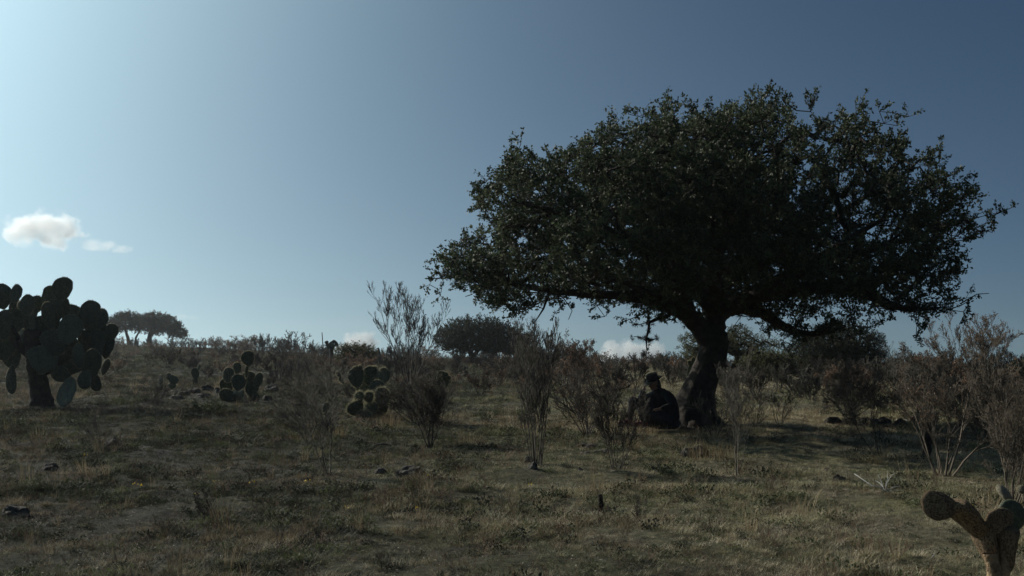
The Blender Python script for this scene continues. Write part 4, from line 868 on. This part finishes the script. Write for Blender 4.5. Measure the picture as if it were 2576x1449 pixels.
# ------------------------------------------------------------------ the sitting man
def remesh(name, parts, voxel, m, parent, o0, smooth=4):
    """parts: lists of (x, y, z, r) chains; union of rounded tubes as one continuous skin"""
    import bmesh
    V, Fq, off = [], [], 0
    for ch in parts:
        ch = np.array(ch, float); pts, rr = ch[:, :3], ch[:, 3]
        # rounded ends
        d0 = pts[0] - pts[1]; d0 /= np.linalg.norm(d0) + 1e-9; d1 = pts[-1] - pts[-2]; d1 /= np.linalg.norm(d1) + 1e-9
        P2 = [pts[0] + d0 * rr[0] * .98, pts[0] + d0 * rr[0] * .7] + list(pts) + [pts[-1] + d1 * rr[-1] * .7, pts[-1] + d1 * rr[-1] * .98]; R2 = [rr[0] * .15, rr[0] * .7] + list(rr) + [rr[-1] * .7, rr[-1] * .15]
        v, f = tubes([(np.array(P2), np.array(R2))], 12); nv = len(v)
        V += v.tolist(); Fq += (f + off).tolist(); Fq.append(list(range(off + 11, off - 1, -1))); Fq.append(list(range(off + nv - 12, off + nv))); off += nv
    me = bpy.data.meshes.new(name); me.from_pydata(V, [], Fq); me.update()
    o = ob(name, me, None, parent)
    md = o.modifiers.new('r', 'REMESH'); md.mode = 'VOXEL'; md.voxel_size = voxel
    ms = o.modifiers.new('s', 'SMOOTH'); ms.iterations = smooth; ms.factor = .5
    dg = bpy.context.evaluated_depsgraph_get(); me2 = bpy.data.meshes.new_from_object(o.evaluated_get(dg)); o.modifiers.clear(); o.data = me2
    me2.polygons.foreach_set('use_smooth', np.ones(len(me2.polygons), bool))
    v = np.empty(len(me2.vertices) * 3, np.float32); me2.vertices.foreach_get('co', v); v = v.reshape(-1, 3) - np.array(o0); me2.vertices.foreach_set('co', v.ravel()); me2.update()
    me2.materials.clear(); me2.materials.append(m)
    return o
def man():
    Y = 19.3; g = ground(P(1672, 1070, Y).x, Y)
    def J(px, py, dy=0., r=None): p = P(px, py, Y + dy); return (p.x, p.y, p.z) if r is None else (p.x, p.y, p.z, r)
    skin = mat('skin', (.20, .11, .07), (.26, .15, .10), .6, 8); jacket = mat('jacket_cloth', (.010, .011, .013), (.02, .021, .024), .9, 12, bump=.004)
    trous = mat('trouser_cloth', (.022, .022, .026), (.045, .044, .048), .9, 12, bump=.004); felt = mat('hat_felt', (.030, .027, .021), (.06, .053, .042), .9, 14, bump=.002)
    band = mat('hat_band', (.006, .005, .005), (.012, .010, .010), .6); hairm = mat('hair', (.012, .009, .007), (.03, .022, .016), .7, 20)
    shoe = mat('shoe_red', (.14, .04, .035), (.22, .08, .07), .7, 10); sole = mat('shoe_sole', (.30, .25, .20), (.42, .36, .3), .8, 10); blue = mat('sleeve_blue', (.035, .045, .055), (.06, .075, .09), .9, 12)
    metal = mat('wire_metal', (.3, .28, .2), (.4, .36, .26), .35)
    root = thing('person', 'person in brimmed hat and dark jacket sitting under the oak, one hand at face', 'person', tuple(g)); o0 = tuple(g)
    hc = np.array(J(1643, 963))                         # head centre, face turned to the picture's left and slightly to us, bowed
    fw = np.array([-.80, -.42, -.42]); fw /= np.linalg.norm(fw); sd = np.cross(fw, (0, 0, 1)); sd /= np.linalg.norm(sd); up = np.cross(sd, fw)
    def hp(a, b, c, r): q = hc + fw * a + sd * b + up * c; return (*q, r)
    sh_n, sh_f = J(1681, 995, -.17), J(1650, 993, .20); hip_n, hip_f = J(1674, 1054, -.11), J(1668, 1052, .12)
    el_n, wr_n = J(1692, 1020, -.30), J(1659, 1029, -.34); el_f, wr_f = J(1612, 1004, .16), J(1618, 984, .04)
    kn_f, an_f = J(1592, 1010, .14), J(1582, 1058, .10); kn_n, an_n = J(1616, 1034, -.30), J(1620, 1062, -.20)
    B = [[hp(-.015, 0, .03, .092), hp(.0, 0, -.02, .086), hp(.02, 0, -.07, .062)], [hp(.045, 0, -.06, .05), hp(.06, 0, -.09, .034)],       # skull, jaw
         [hp(.085, 0, .0, .012), hp(.108, 0, -.03, .014), hp(.088, 0, -.038, .012)], [hp(.075, -.012, -.062, .012), hp(.075, .012, -.062, .012)],   # nose, lips
         [hp(.08, -.03, .012, .014), hp(.084, .0, .016, .012), hp(.08, .03, .012, .014)],                                                    # brow
         [hp(-.01, .088, -.005, .014), hp(-.012, .092, -.035, .011)], [hp(-.01, -.088, -.005, .014), hp(-.012, -.092, -.035, .011)],            # ears
         [hp(-.02, 0, -.06, .055), J(1656, 985, .02, .058), J(1662, 996, .02, .075)],
         [J(1663, 1000, 0, .13), J(1668, 1025, 0, .13), J(1671, 1052, 0, .13)], [(*sh_n, .05), J(1664, 994, 0, .07), (*sh_f, .05)],
         [(*sh_n, .048), (*el_n, .038)], [(*el_n, .038), (*wr_n, .026)], [(*sh_f, .048), (*el_f, .038)], [(*el_f, .038), (*wr_f, .026)],
         [(*hip_n, .08), (*kn_n, .055)], [(*kn_n, .052), (*an_n, .036)], [(*hip_f, .08), (*kn_f, .055)], [(*kn_f, .052), (*an_f, .036)]]
    def hand(w, d, n, curl, s=1.):
        w = np.array(w[:3]); d = np.array(d, float); d /= np.linalg.norm(d); n = np.array(n, float); a = np.cross(d, n); a /= np.linalg.norm(a); n = np.cross(a, d)
        out = [[(*w, .024), (*(w + d * .045 + a * .012), .022), (*(w + d * .085 + a * .02), .014)], [(*w, .022), (*(w + d * .05 - a * .014), .02), (*(w + d * .082 - a * .024), .013)]]
        for k, (o, l) in enumerate(((.030, .068), (.010, .078), (-.010, .072), (-.029, .056))):
            p0 = w + d * .082 + a * o; p1 = p0 + (d * .9 + n * curl * .4) * l * .45; p2 = p1 + (d * (1 - curl) + n * curl) * l * .32; p3 = p2 + (d * (.6 - curl) + n * curl) * l * .25
            out.append([(*p0, .0095), (*p1, .009), (*p2, .0085), (*p3, .0075)])
        t0 = w + d * .03 + a * .026; t1 = t0 + (d * .6 + a * .7 + n * .3) * .032; t2 = t1 + (d * .8 + n * .5) * .028; out.append([(*t0, .012), (*t1, .0105), (*t2, .009)])
        return out
    B += hand(wr_n, (-.85, .25, -.1), (0, .3, -1), .55) + hand(wr_f, (.18, -.25, .9), (.8, -.2, .1), .75)
    body = remesh('body', B, .0085, skin, root, o0, 3)
    Jk = [[J(1664, 999, 0, .165), J(1669, 1012, 0, .18), J(1672, 1030, 0, .18), J(1672, 1054, 0, .17)], [(*sh_n, .082), J(1662, 990, 0, .10), (*sh_f, .082)], [hp(-.03, 0, -.13, .07), J(1664, 996, 0, .12)],
          [(*sh_n, .082), (*(np.array(sh_n) * .5 + np.array(el_n) * .5), .07), (*el_n, .064)], [(*el_n, .062), (*(np.array(el_n) * .25 + np.array(wr_n) * .75), .046)]]
    Jk += [[J(1650, 998, .05, .13), J(1646, 1012, .02, .15), J(1650, 1034, 0, .16), J(1660, 1052, 0, .16)], [J(1684, 1005, .05, .12), J(1690, 1030, .05, .13), J(1690, 1052, .02, .14)]]
    remesh('jacket', Jk, .012, jacket, root, o0, 4)
    remesh('far_sleeve', [[(*sh_f, .085), (*el_f, .062)], [(*el_f, .062), (*(np.array(el_f) * .1 + np.array(wr_f) * .9), .048)]], .012, blue, root, o0, 4)
    remesh('trousers', [[J(1622, 1064, -.08, .06), J(1655, 1065, -.05, .10), J(1697, 1066, 0, .10)], [J(1664, 1062, .12, .10), J(1700, 1064, .1, .09)], [J(1660, 1056, 0, .14), J(1676, 1056, 0, .15)], [(*hip_n, .135), (*kn_n, .092)], [(*kn_n, .075), (*(np.array(kn_n) * .15 + np.array(an_n) * .85), .055)], [(*hip_f, .13), (*kn_f, .09)], [(*kn_f, .075), (*(np.array(kn_f) * .12 + np.array(an_f) * .88), .055)]], .012, trous, root, o0, 4)
    remesh('hair', [[hp(-.045, 0, .03, .085), hp(-.06, 0, -.05, .075), hp(-.075, 0, -.12, .055), hp(-.08, 0, -.17, .03)], [hp(-.03, .06, -.03, .035), hp(-.05, .06, -.12, .03)], [hp(-.03, -.06, -.03, .035), hp(-.05, -.06, -.12, .03)]], .01, hairm, root, o0, 2)
    for an, dy, d in ((an_f, .10, (-1, -.35, 0)), (an_n, -.2, (-1, .1, 0))):
        a = np.array(an); d = np.array(d, float); d /= np.linalg.norm(d); a[2] = max(a[2], float(H(a[0], a[1])) + .075)
        remesh('shoe', [[(*(a + np.array([0, 0, .01])), .052), (*(a - d * .03 + np.array([0, 0, -.03])), .045)], [(*(a - d * .03 + np.array([0, 0, -.03])), .045), (*(a + d * .10 + np.array([0, 0, -.025])), .042), (*(a + d * .19 + np.array([0, 0, -.04])), .032)]], .009, shoe, root, o0, 3)
        remesh('sole', [[(*(a - d * .05 + np.array([0, 0, -.075])), .018), (*(a + d * .06 + np.array([0, 0, -.078])), .02), (*(a + d * .2 + np.array([0, 0, -.075])), .018)], [(*(a - d * .04 + np.cross(d, (0, 0, .03)) + np.array([0, 0, -.075])), .016), (*(a + d * .17 + np.cross(d, (0, 0, .03)) + np.array([0, 0, -.075])), .016)]], .008, sole, root, o0, 1)
    # hat: dented crown, sweeping brim, band
    hz = up * .94 - fw * .10; hz /= np.linalg.norm(hz); hx = fw - hz * fw.dot(hz); hx /= np.linalg.norm(hx); hy = np.cross(hz, hx); hb = hc + hz * .035 - fw * .01
    def lathe(prof, brim=False, ns=36):
        V = []; a = np.arange(ns) * 2 * PI / ns
        for r, z, w in prof:
            x = np.cos(a) * r * 1.10; y = np.sin(a) * r * .92; zz_ = np.full(ns, z) + w * (np.abs(np.sin(a)) ** 2 * .045 - np.cos(a) * .028 - .01)
            V.append(hb + x[:, None] * hx + y[:, None] * hy + zz_[:, None] * hz)
        V = np.concatenate(V); n = len(prof); i = np.arange(n - 1)[:, None] * ns; j = np.arange(ns)[None, :]
        return V, np.stack([i + j, i + (j + 1) % ns, i + ns + (j + 1) % ns, i + ns + j], -1).reshape(-1, 4)
    v, f = lathe([(.100, -.004, 0), (.13, -.002, .3), (.165, .0, .8), (.178, .002, 1), (.178, .009, 1), (.165, .007, .8), (.13, .008, .3), (.106, .012, 0), (.106, .03, 0), (.103, .07, 0), (.098, .105, 0), (.088, .128, 0), (.07, .132, 0), (.045, .112, 0), (.02, .104, 0), (.001, .103, 0)])
    ht = ob('hat', mesh_np('hat', v - np.array(o0), f, smooth=True), felt, root)
    v, f = lathe([(.1075, .013, 0), (.111, .014, 0), (.1095, .040, 0), (.105, .041, 0)]); ob('hat_band', mesh_np('hat_band', v - np.array(o0), f, smooth=True), band, ht)
    # spectacles
    gl = []
    for s in (-1, 1):
        c = hc + fw * .098 + sd * s * .034 + up * -.002; a = np.linspace(0, 2 * PI, 13); gl.append((c + np.cos(a)[:, None] * sd * .023 + np.sin(a)[:, None] * up * .017, np.full(13, .0018)))
        gl.append((np.array([c + sd * s * .023 + up * .006, hc + fw * .04 + sd * s * .085 + up * .008, hc - fw * .02 + sd * s * .092 + up * .005]), np.full(3, .0018)))
    v, f = tubes(gl, 5); ob('glasses', mesh_np('glasses', v - np.array(o0), f), metal, root)
    eyes = mat('eye', (.02, .015, .012), (.03, .02, .015), .3)
    for s in (-1, 1):
        remesh('eye', [[hp(.078, s * .033, -.002, .010), hp(.079, s * .033, -.0025, .010)]], .003, eyes, root, o0, 1)
man()

# ------------------------------------------------------------------ clouds
def cloud(name, label, px, py, Y, w, h, blobs, dens, seed, noise=3.2, aniso=.55):
    """blobs: (x, z, rx, rz) in units of half the width / half the height"""
    k = mpp(Y); hw, hh = w * k / 2, h * k / 2; dp = hw * .55
    import bmesh
    bm = bmesh.new(); bmesh.ops.create_icosphere(bm, subdivisions=4, radius=1); me = bpy.data.meshes.new(name); bm.to_mesh(me); bm.free()
    v = np.empty(len(me.vertices) * 3, np.float32); me.vertices.foreach_get('co', v); v = v.reshape(-1, 3) * np.array([hw * 1.25, dp * 1.25, hh * 1.35]); me.vertices.foreach_set('co', v.ravel().astype(np.float32)); me.update()
    m = bpy.data.materials.new('cloud_vapour'); m.use_nodes = True; nt = m.node_tree; N = nt.nodes; L = nt.links; N.remove(N['Principled BSDF'])
    pv = N.new('ShaderNodeVolumePrincipled'); pv.inputs['Color'].default_value = (1, 1, 1, 1); pv.inputs['Anisotropy'].default_value = aniso; L.new(pv.outputs[0], N['Material Output'].inputs['Volume'])
    tc = N.new('ShaderNodeTexCoord').outputs['Object']
    def vm(op, a, b):
        n = N.new('ShaderNodeVectorMath'); n.operation = op; L.new(a, n.inputs[0]); n.inputs[1].default_value = b; return n.outputs['Value'] if op == 'LENGTH' else n.outputs[0]
    def mt(op, a, b):
        n = N.new('ShaderNodeMath'); n.operation = op
        for i, q in enumerate((a, b)):
            if isinstance(q, (int, float)): n.inputs[i].default_value = q
            else: L.new(q, n.inputs[i])
        return n.outputs[0]
    acc = None
    for bx, bz, rx, rz in blobs:
        d = vm('MULTIPLY', vm('SUBTRACT', tc, (bx * hw, 0, bz * hh)), (1 / (rx * hw), 1 / (min(rx, .75) * dp * 1.25), 1 / (rz * hh))); ln = vm('LENGTH', d, (0, 0, 0)); f = mt('SUBTRACT', 1.0, ln)
        acc = f if acc is None else mt('MAXIMUM', acc, f)
    nz = N.new('ShaderNodeTexNoise'); nz.inputs['Scale'].default_value = noise / hw; nz.inputs['Detail'].default_value = 6; nz.inputs['Roughness'].default_value = .62
    L.new(vm('ADD', tc, (seed * 31., 0, 0)), nz.inputs['Vector'])
    e = mt('ADD', acc, mt('MULTIPLY', mt('SUBTRACT', nz.outputs['Fac'], .52), 2.4))
    c = N.new('ShaderNodeClamp'); L.new(mt('MULTIPLY', mt('ADD', e, .05), 2.6), c.inputs[0])
    L.new(mt('MULTIPLY', c.outputs[0], dens), pv.inputs['Density'])
    m.cycles.volume_step_rate = .35
    o = ob(name, me, m, loc=P(px, py, Y)); return tag(o, label, 'cloud')
cloud('cloud', 'bright white puffy cloud floating above the big cactus', 108, 582, 1500, 205, 100, [(-.45, .1, .55, .75), (.05, .25, .6, .8), (.5, .1, .5, .7), (.25, -.35, .45, .6), (-.75, -.1, .3, .5)], .055, 1)
cloud('cloud', 'thin ragged wisp of cloud beside the puffy one', 265, 620, 1500, 140, 50, [(-.4, .1, .5, .7), (.1, .2, .45, .5), (.6, -.25, .35, .5)], .022, 2)
cloud('cloud', 'small white cloud resting on the ridge beside the tall fan shaped shrub', 903, 869, 1500, 108, 76, [(0, 0, .8, .9), (-.5, -.3, .6, .6), (.35, .2, .55, .8)], .10, 3, aniso=.2)
cloud('cloud', 'pale billowing cloud on the skyline over the sitting man', 1585, 893, 1500, 170, 78, [(-.45, .05, .5, .9), (.1, 0, .6, .85), (.6, .1, .42, .8)], .10, 4, aniso=.2)
cloud('cloud', 'little cloud between the hat and the oak trunk', 1688, 925, 1500, 70, 56, [(0, .1, .8, .8), (.4, -.2, .6, .7)], .09, 5, aniso=.2)
cloud('cloud', 'faint thin wisp of cloud beside the ridge oaks', 470, 798, 1500, 80, 22, [(-.3, .1, .6, .7), (.4, -.1, .5, .5)], .010, 6)

# ------------------------------------------------------------------ grass, herbs and litter
def blades(rng, n, h, spread, w, lean=.5, seg=2):
    a = rng.uniform(0, 2 * PI, n); r = spread * np.sqrt(rng.uniform(0, 1, n)); b = np.stack([np.cos(a) * r, np.sin(a) * r, np.zeros(n) - .01], 1)
    a2 = a + rng.normal(size=n) * .9; L = h * rng.uniform(.45, 1.15, n); ln = lean * rng.uniform(.2, 1.2, n)
    d = np.stack([np.cos(a2) * ln, np.sin(a2) * ln, np.ones(n)], 1); s = np.stack([-np.sin(a2), np.cos(a2), np.zeros(n)], 1) * w
    m1 = b + d * (L * .55)[:, None]; tp = m1 + (d * np.array([1.9, 1.9, .65])) * (L * .45)[:, None]
    v = np.stack([b - s, b + s, m1 + s * .7, m1 - s * .7, tp], 1).reshape(-1, 3); i = np.arange(n)[:, None] * 5
    f = np.concatenate([i + np.array([[0, 1, 2, 3]]), i + np.array([[3, 2, 4, 4]])])
    return v, f
def mesh_mix(name, v, f, m):
    me = bpy.data.meshes.new(name); F_ = [list(q) if q[2] != q[3] else list(q[:3]) for q in f.tolist()]; me.from_pydata(v.tolist(), [], F_); me.update(); me.materials.append(m); return me
def tuft_lib():
    c = bpy.data.collections.new('tuft_kinds'); rng = np.random.default_rng(8); k = 0
    def add(me):
        nonlocal k
        o = bpy.data.objects.new('tuft_%02d' % k, me); c.objects.link(o); k += 1
    for i in range(3): add(mesh_mix('t', *blades(rng, 40, .065, .075, .0014, .8), M['g_green']))          # 0-2 green grass
    for i in range(3): add(mesh_mix('t', *blades(rng, 32, .07, .07, .0012, 1.0), M['g_straw']))           # 3-5 straw
    for i in range(2): add(mesh_mix('t', *blades(rng, 40, .045, .08, .0028, 1.4), M['g_dark']))          # 6-7 dark mat
    for i in range(2):                                                                                   # 8-9 leafy herb
        n = 60; pos = rng.normal(size=(n, 3)) * np.array([.04, .04, .02]) + np.array([0, 0, .025]); v, f = cards(pos, .026, rng, .55, np.tile([0, 0, .5], (n, 1))); add(mesh_mix('t', v, f, M['g_dark'] if i else M['g_green']))
    out, tips = shrub_paths(3, .16, .16, 5, r0=.0022, kids=(4, 3, 1), levels=2, rmin=.0009); v, f = tubes(out, 3)
    me = mesh_np('t', v, f); me.materials.append(M['g_red']); add(me)                                    # 10 dry red herb
    add(mesh_mix('t', *blades(rng, 22, .26, .05, .0017, .35), M['g_straw']))                             # 11 tall straw
    for i in range(2): add(mesh_mix('t', *blades(rng, 34, .06, .08, .0013, 1.1), M['g_pale']))            # 12-13 pale straw, brighter light put into its colour
    for i in range(2): add(mesh_mix('t', *blades(rng, 38, .06, .075, .0014, .9), M['g_olive']))          # 14-15 olive grass, brighter light put into its colour
    return c
def gn_scatter(name, pts, kind, scl, coll, label):
    n = len(pts); me = bpy.data.meshes.new(name); me.vertices.add(n); me.vertices.foreach_set('co', np.asarray(pts, np.float32).ravel())
    rng = np.random.default_rng(n)
    a = me.attributes.new('kindi', 'INT', 'POINT'); a.data.foreach_set('value', np.asarray(kind, np.int32))
    a = me.attributes.new('scl', 'FLOAT', 'POINT'); a.data.foreach_set('value', np.asarray(scl, np.float32))
    rot = np.stack([rng.normal(size=n) * .16, rng.normal(size=n) * .16, rng.uniform(0, 6.28, n)], 1).astype(np.float32)
    a = me.attributes.new('rot', 'FLOAT_VECTOR', 'POINT'); a.data.foreach_set('vector', rot.ravel())
    me.update(); o = ob(name, me); tag(o, label, 'grass', kind='stuff')
    ng = bpy.data.node_groups.new(name, 'GeometryNodeTree'); ng.interface.new_socket('Geometry', in_out='INPUT', socket_type='NodeSocketGeometry'); ng.interface.new_socket('Geometry', in_out='OUTPUT', socket_type='NodeSocketGeometry')
    N, L = ng.nodes, ng.links; gi = N.new('NodeGroupInput'); go = N.new('NodeGroupOutput'); ip = N.new('GeometryNodeInstanceOnPoints'); ci = N.new('GeometryNodeCollectionInfo')
    ci.inputs['Collection'].default_value = coll; ci.inputs['Separate Children'].default_value = True; ci.inputs['Reset Children'].default_value = True
    def att(nm, ty):
        q = N.new('GeometryNodeInputNamedAttribute'); q.data_type = ty; q.inputs['Name'].default_value = nm; return q.outputs['Attribute']
    L.new(gi.outputs[0], ip.inputs['Points']); L.new(ci.outputs[0], ip.inputs['Instance']); ip.inputs['Pick Instance'].default_value = True
    L.new(att('kindi', 'INT'), ip.inputs['Instance Index']); L.new(att('scl', 'FLOAT'), ip.inputs['Scale']); L.new(att('rot', 'FLOAT_VECTOR'), ip.inputs['Rotation']); L.new(ip.outputs[0], go.inputs[0])
    md = o.modifiers.new('scatter', 'NODES'); md.node_group = ng
    return o
def grass():
    rng = np.random.default_rng(12); lib = tuft_lib(); X, Y = [], []
    def region(y0, y1, dens, half=.62):
        A = half * (y1 * y1 - y0 * y0); n = int(A * dens); y = np.sqrt(rng.uniform(y0 * y0, y1 * y1, n)); x = rng.uniform(-half, half, n) * y; X.append(x); Y.append(y)
    region(3.5, 12, 400, .80); region(12, 24, 200, .78); region(24, 45, 66, .82); region(45, 90, 16, .95); region(90, 185, 7, .95)
    x = np.concatenate(X); y = np.concatenate(Y)
    cov = vnoise(x / .8, y / .8, 31) * .55 + vnoise(x / .27, y / .27, 32) * .45
    keep = (cov > .34) | (rng.uniform(size=len(x)) < .62); x, y, cov = x[keep], y[keep], cov[keep]
    p1 = vnoise(x / 2.6, y / 2.6, 33) * .6 + vnoise(x / .6, y / .6, 34) * .4; p2 = vnoise(x / 1.3 + 9, y / 1.3, 35); u = rng.uniform(size=len(x))
    shade_green = ((x > -1.5) & (x < 5) & (y > 19) & (y < 30)) * .12
    dry = sstep(-3.5, 4.0, x + (vnoise(x / 3.1, y / 3.1, 41) - .5) * 5 - .06 * y + 1.0)      # greener one side, strawier the other; dark and pale tufts also paint uneven light
    green = np.clip(.60 - (p1 - .5) * 1.9 + shade_green - .30 * (dry - .5), .12, .92); kind = np.where(u < green * .93, rng.integers(0, 3, len(x)), np.where(u < green, 8 + (rng.uniform(size=len(x)) > .5), np.where(u < green + (.18 - .15 * dry) * (p2 > .5), rng.integers(6, 8, len(x)), rng.integers(3, 6, len(x)))))
    kind = np.where(rng.uniform(size=len(x)) < .03, 10, kind); kind = np.where(rng.uniform(size=len(x)) < .006, 11, kind)
    kind = np.where((kind >= 3) & (kind <= 5) & (rng.uniform(size=len(x)) < .95 * dry), rng.integers(12, 14, len(x)), kind)
    kind = np.where((kind < 3) & (rng.uniform(size=len(x)) < .9 * dry), rng.integers(14, 16, len(x)), kind)
    kind = np.where((kind < 3) & (rng.uniform(size=len(x)) < .6 * (1 - dry)), rng.integers(6, 8, len(x)), kind)
    s = rng.uniform(.5, 1.25, len(x)) * (.35 + 1.1 * vnoise(x / .8, y / .8, 36)) * np.where(cov < .34, .5, 1.) * np.interp(y, [0, 12, 24, 45, 100, 170], [.9, 1.0, 1.35, 2.0, 3.2, 4.2])
    z = H(x, y); gn_scatter('grass', np.stack([x, y, z - .005], 1), kind, s, lib, 'short dry green and straw coloured grass and herbs over the pasture')
    # litter
    n = 26000; y = 4 + 24 * rng.uniform(0, 1, n) ** 1.1; x = rng.uniform(-.55, .55, n) * y; z = H(x, y) + rng.uniform(.0, .045, n)
    v, f = cards(np.stack([x, y, z], 1), .024, rng, .32, np.zeros((n, 3)), jitter=1.); 
    d = np.repeat(np.stack([x, y, z], 1), 4, 0); v = d + (v - d) * np.array([1, 1, .35])
    tag(ob('leaf_litter', mesh_np('leaf_litter', v, f, tintrep(rng, n)), M['litter']), 'dry leaf bits and pale stem scraps strewn over the pasture', 'litter', kind='stuff')
    # pebbles / clods: dark crumbs give the ground its broken surface
    # yellow flowers
    fl = [(335, 1238), (352, 1242), (540, 1228), (632, 1226), (768, 1228), (492, 1265), (217, 1158), (1340, 1230), (1050, 1290), (880, 1296), (1065, 1215), (2440, 1300)]
    pos = []
    for a, b in fl:
        g = G(a, b); pos += [[g.x + rng.normal() * .02, g.y + rng.normal() * .02, g.z + .07] for _ in range(5)]
    v, f = cards(np.array(pos), .02, rng, .8); tag(ob('yellow_flowers', mesh_np('yellow_flowers', v, f), M['petal']), 'tiny yellow flowers sprinkled in the shaded grass', 'flower', kind='stuff')
grass()
def straw_clump(label, px, py, h, w, seed, n=110, m='straw'):
    rng = np.random.default_rng(seed); g = G(px, py); k = mpp(g.y); v, f = blades(rng, n, h * k, w * k / 2, .0022, .35)
    me = mesh_mix('dry_grass_clump', v, f, M[m]); a = me.attributes.new('tint', 'FLOAT', 'POINT'); a.data.foreach_set('value', np.repeat(rng.uniform(0, 1, n), 5).astype(np.float32))
    tag(ob('dry_grass_clump', me, loc=tuple(g)), label, 'grass clump')
straw_clump('tall pale straw clump beside the bristling cactus', 978, 1078, 60, 60, 1)
straw_clump('thin straw clump in front of the dense blackish bush', 1178, 1118, 62, 60, 2, 60)
straw_clump('golden dry grass tuft just in front of the sitting man', 1625, 1092, 30, 70, 3, 170)
straw_clump('orange brown dry tuft beside the vase shaped shrub', 1590, 1135, 42, 40, 4, 90)
straw_clump('short straw clump below the slender forked shrub', 760, 1110, 34, 60, 5, 70)
straw_clump('dry straw tuft at the edge of the oak shade', 2200, 1160, 30, 40, 6, 80)
straw_clump('greyish dry grass clump leaning by the thin grey shrub', 1790, 1155, 60, 110, 7, 150)
straw_clump('pale thin straw tuft growing against the seated thighs', 1660, 1086, 34, 60, 10, 90)
straw_clump('scruffy brown tuft beside the red shoes', 1588, 1082, 34, 50, 11, 90)
straw_clump('straw tuft in open grass under the oak crown', 1640, 1078, 30, 50, 8, 120)
straw_clump('small straw tuft in front of the lone oval pad', 850, 1100, 50, 50, 9, 80)
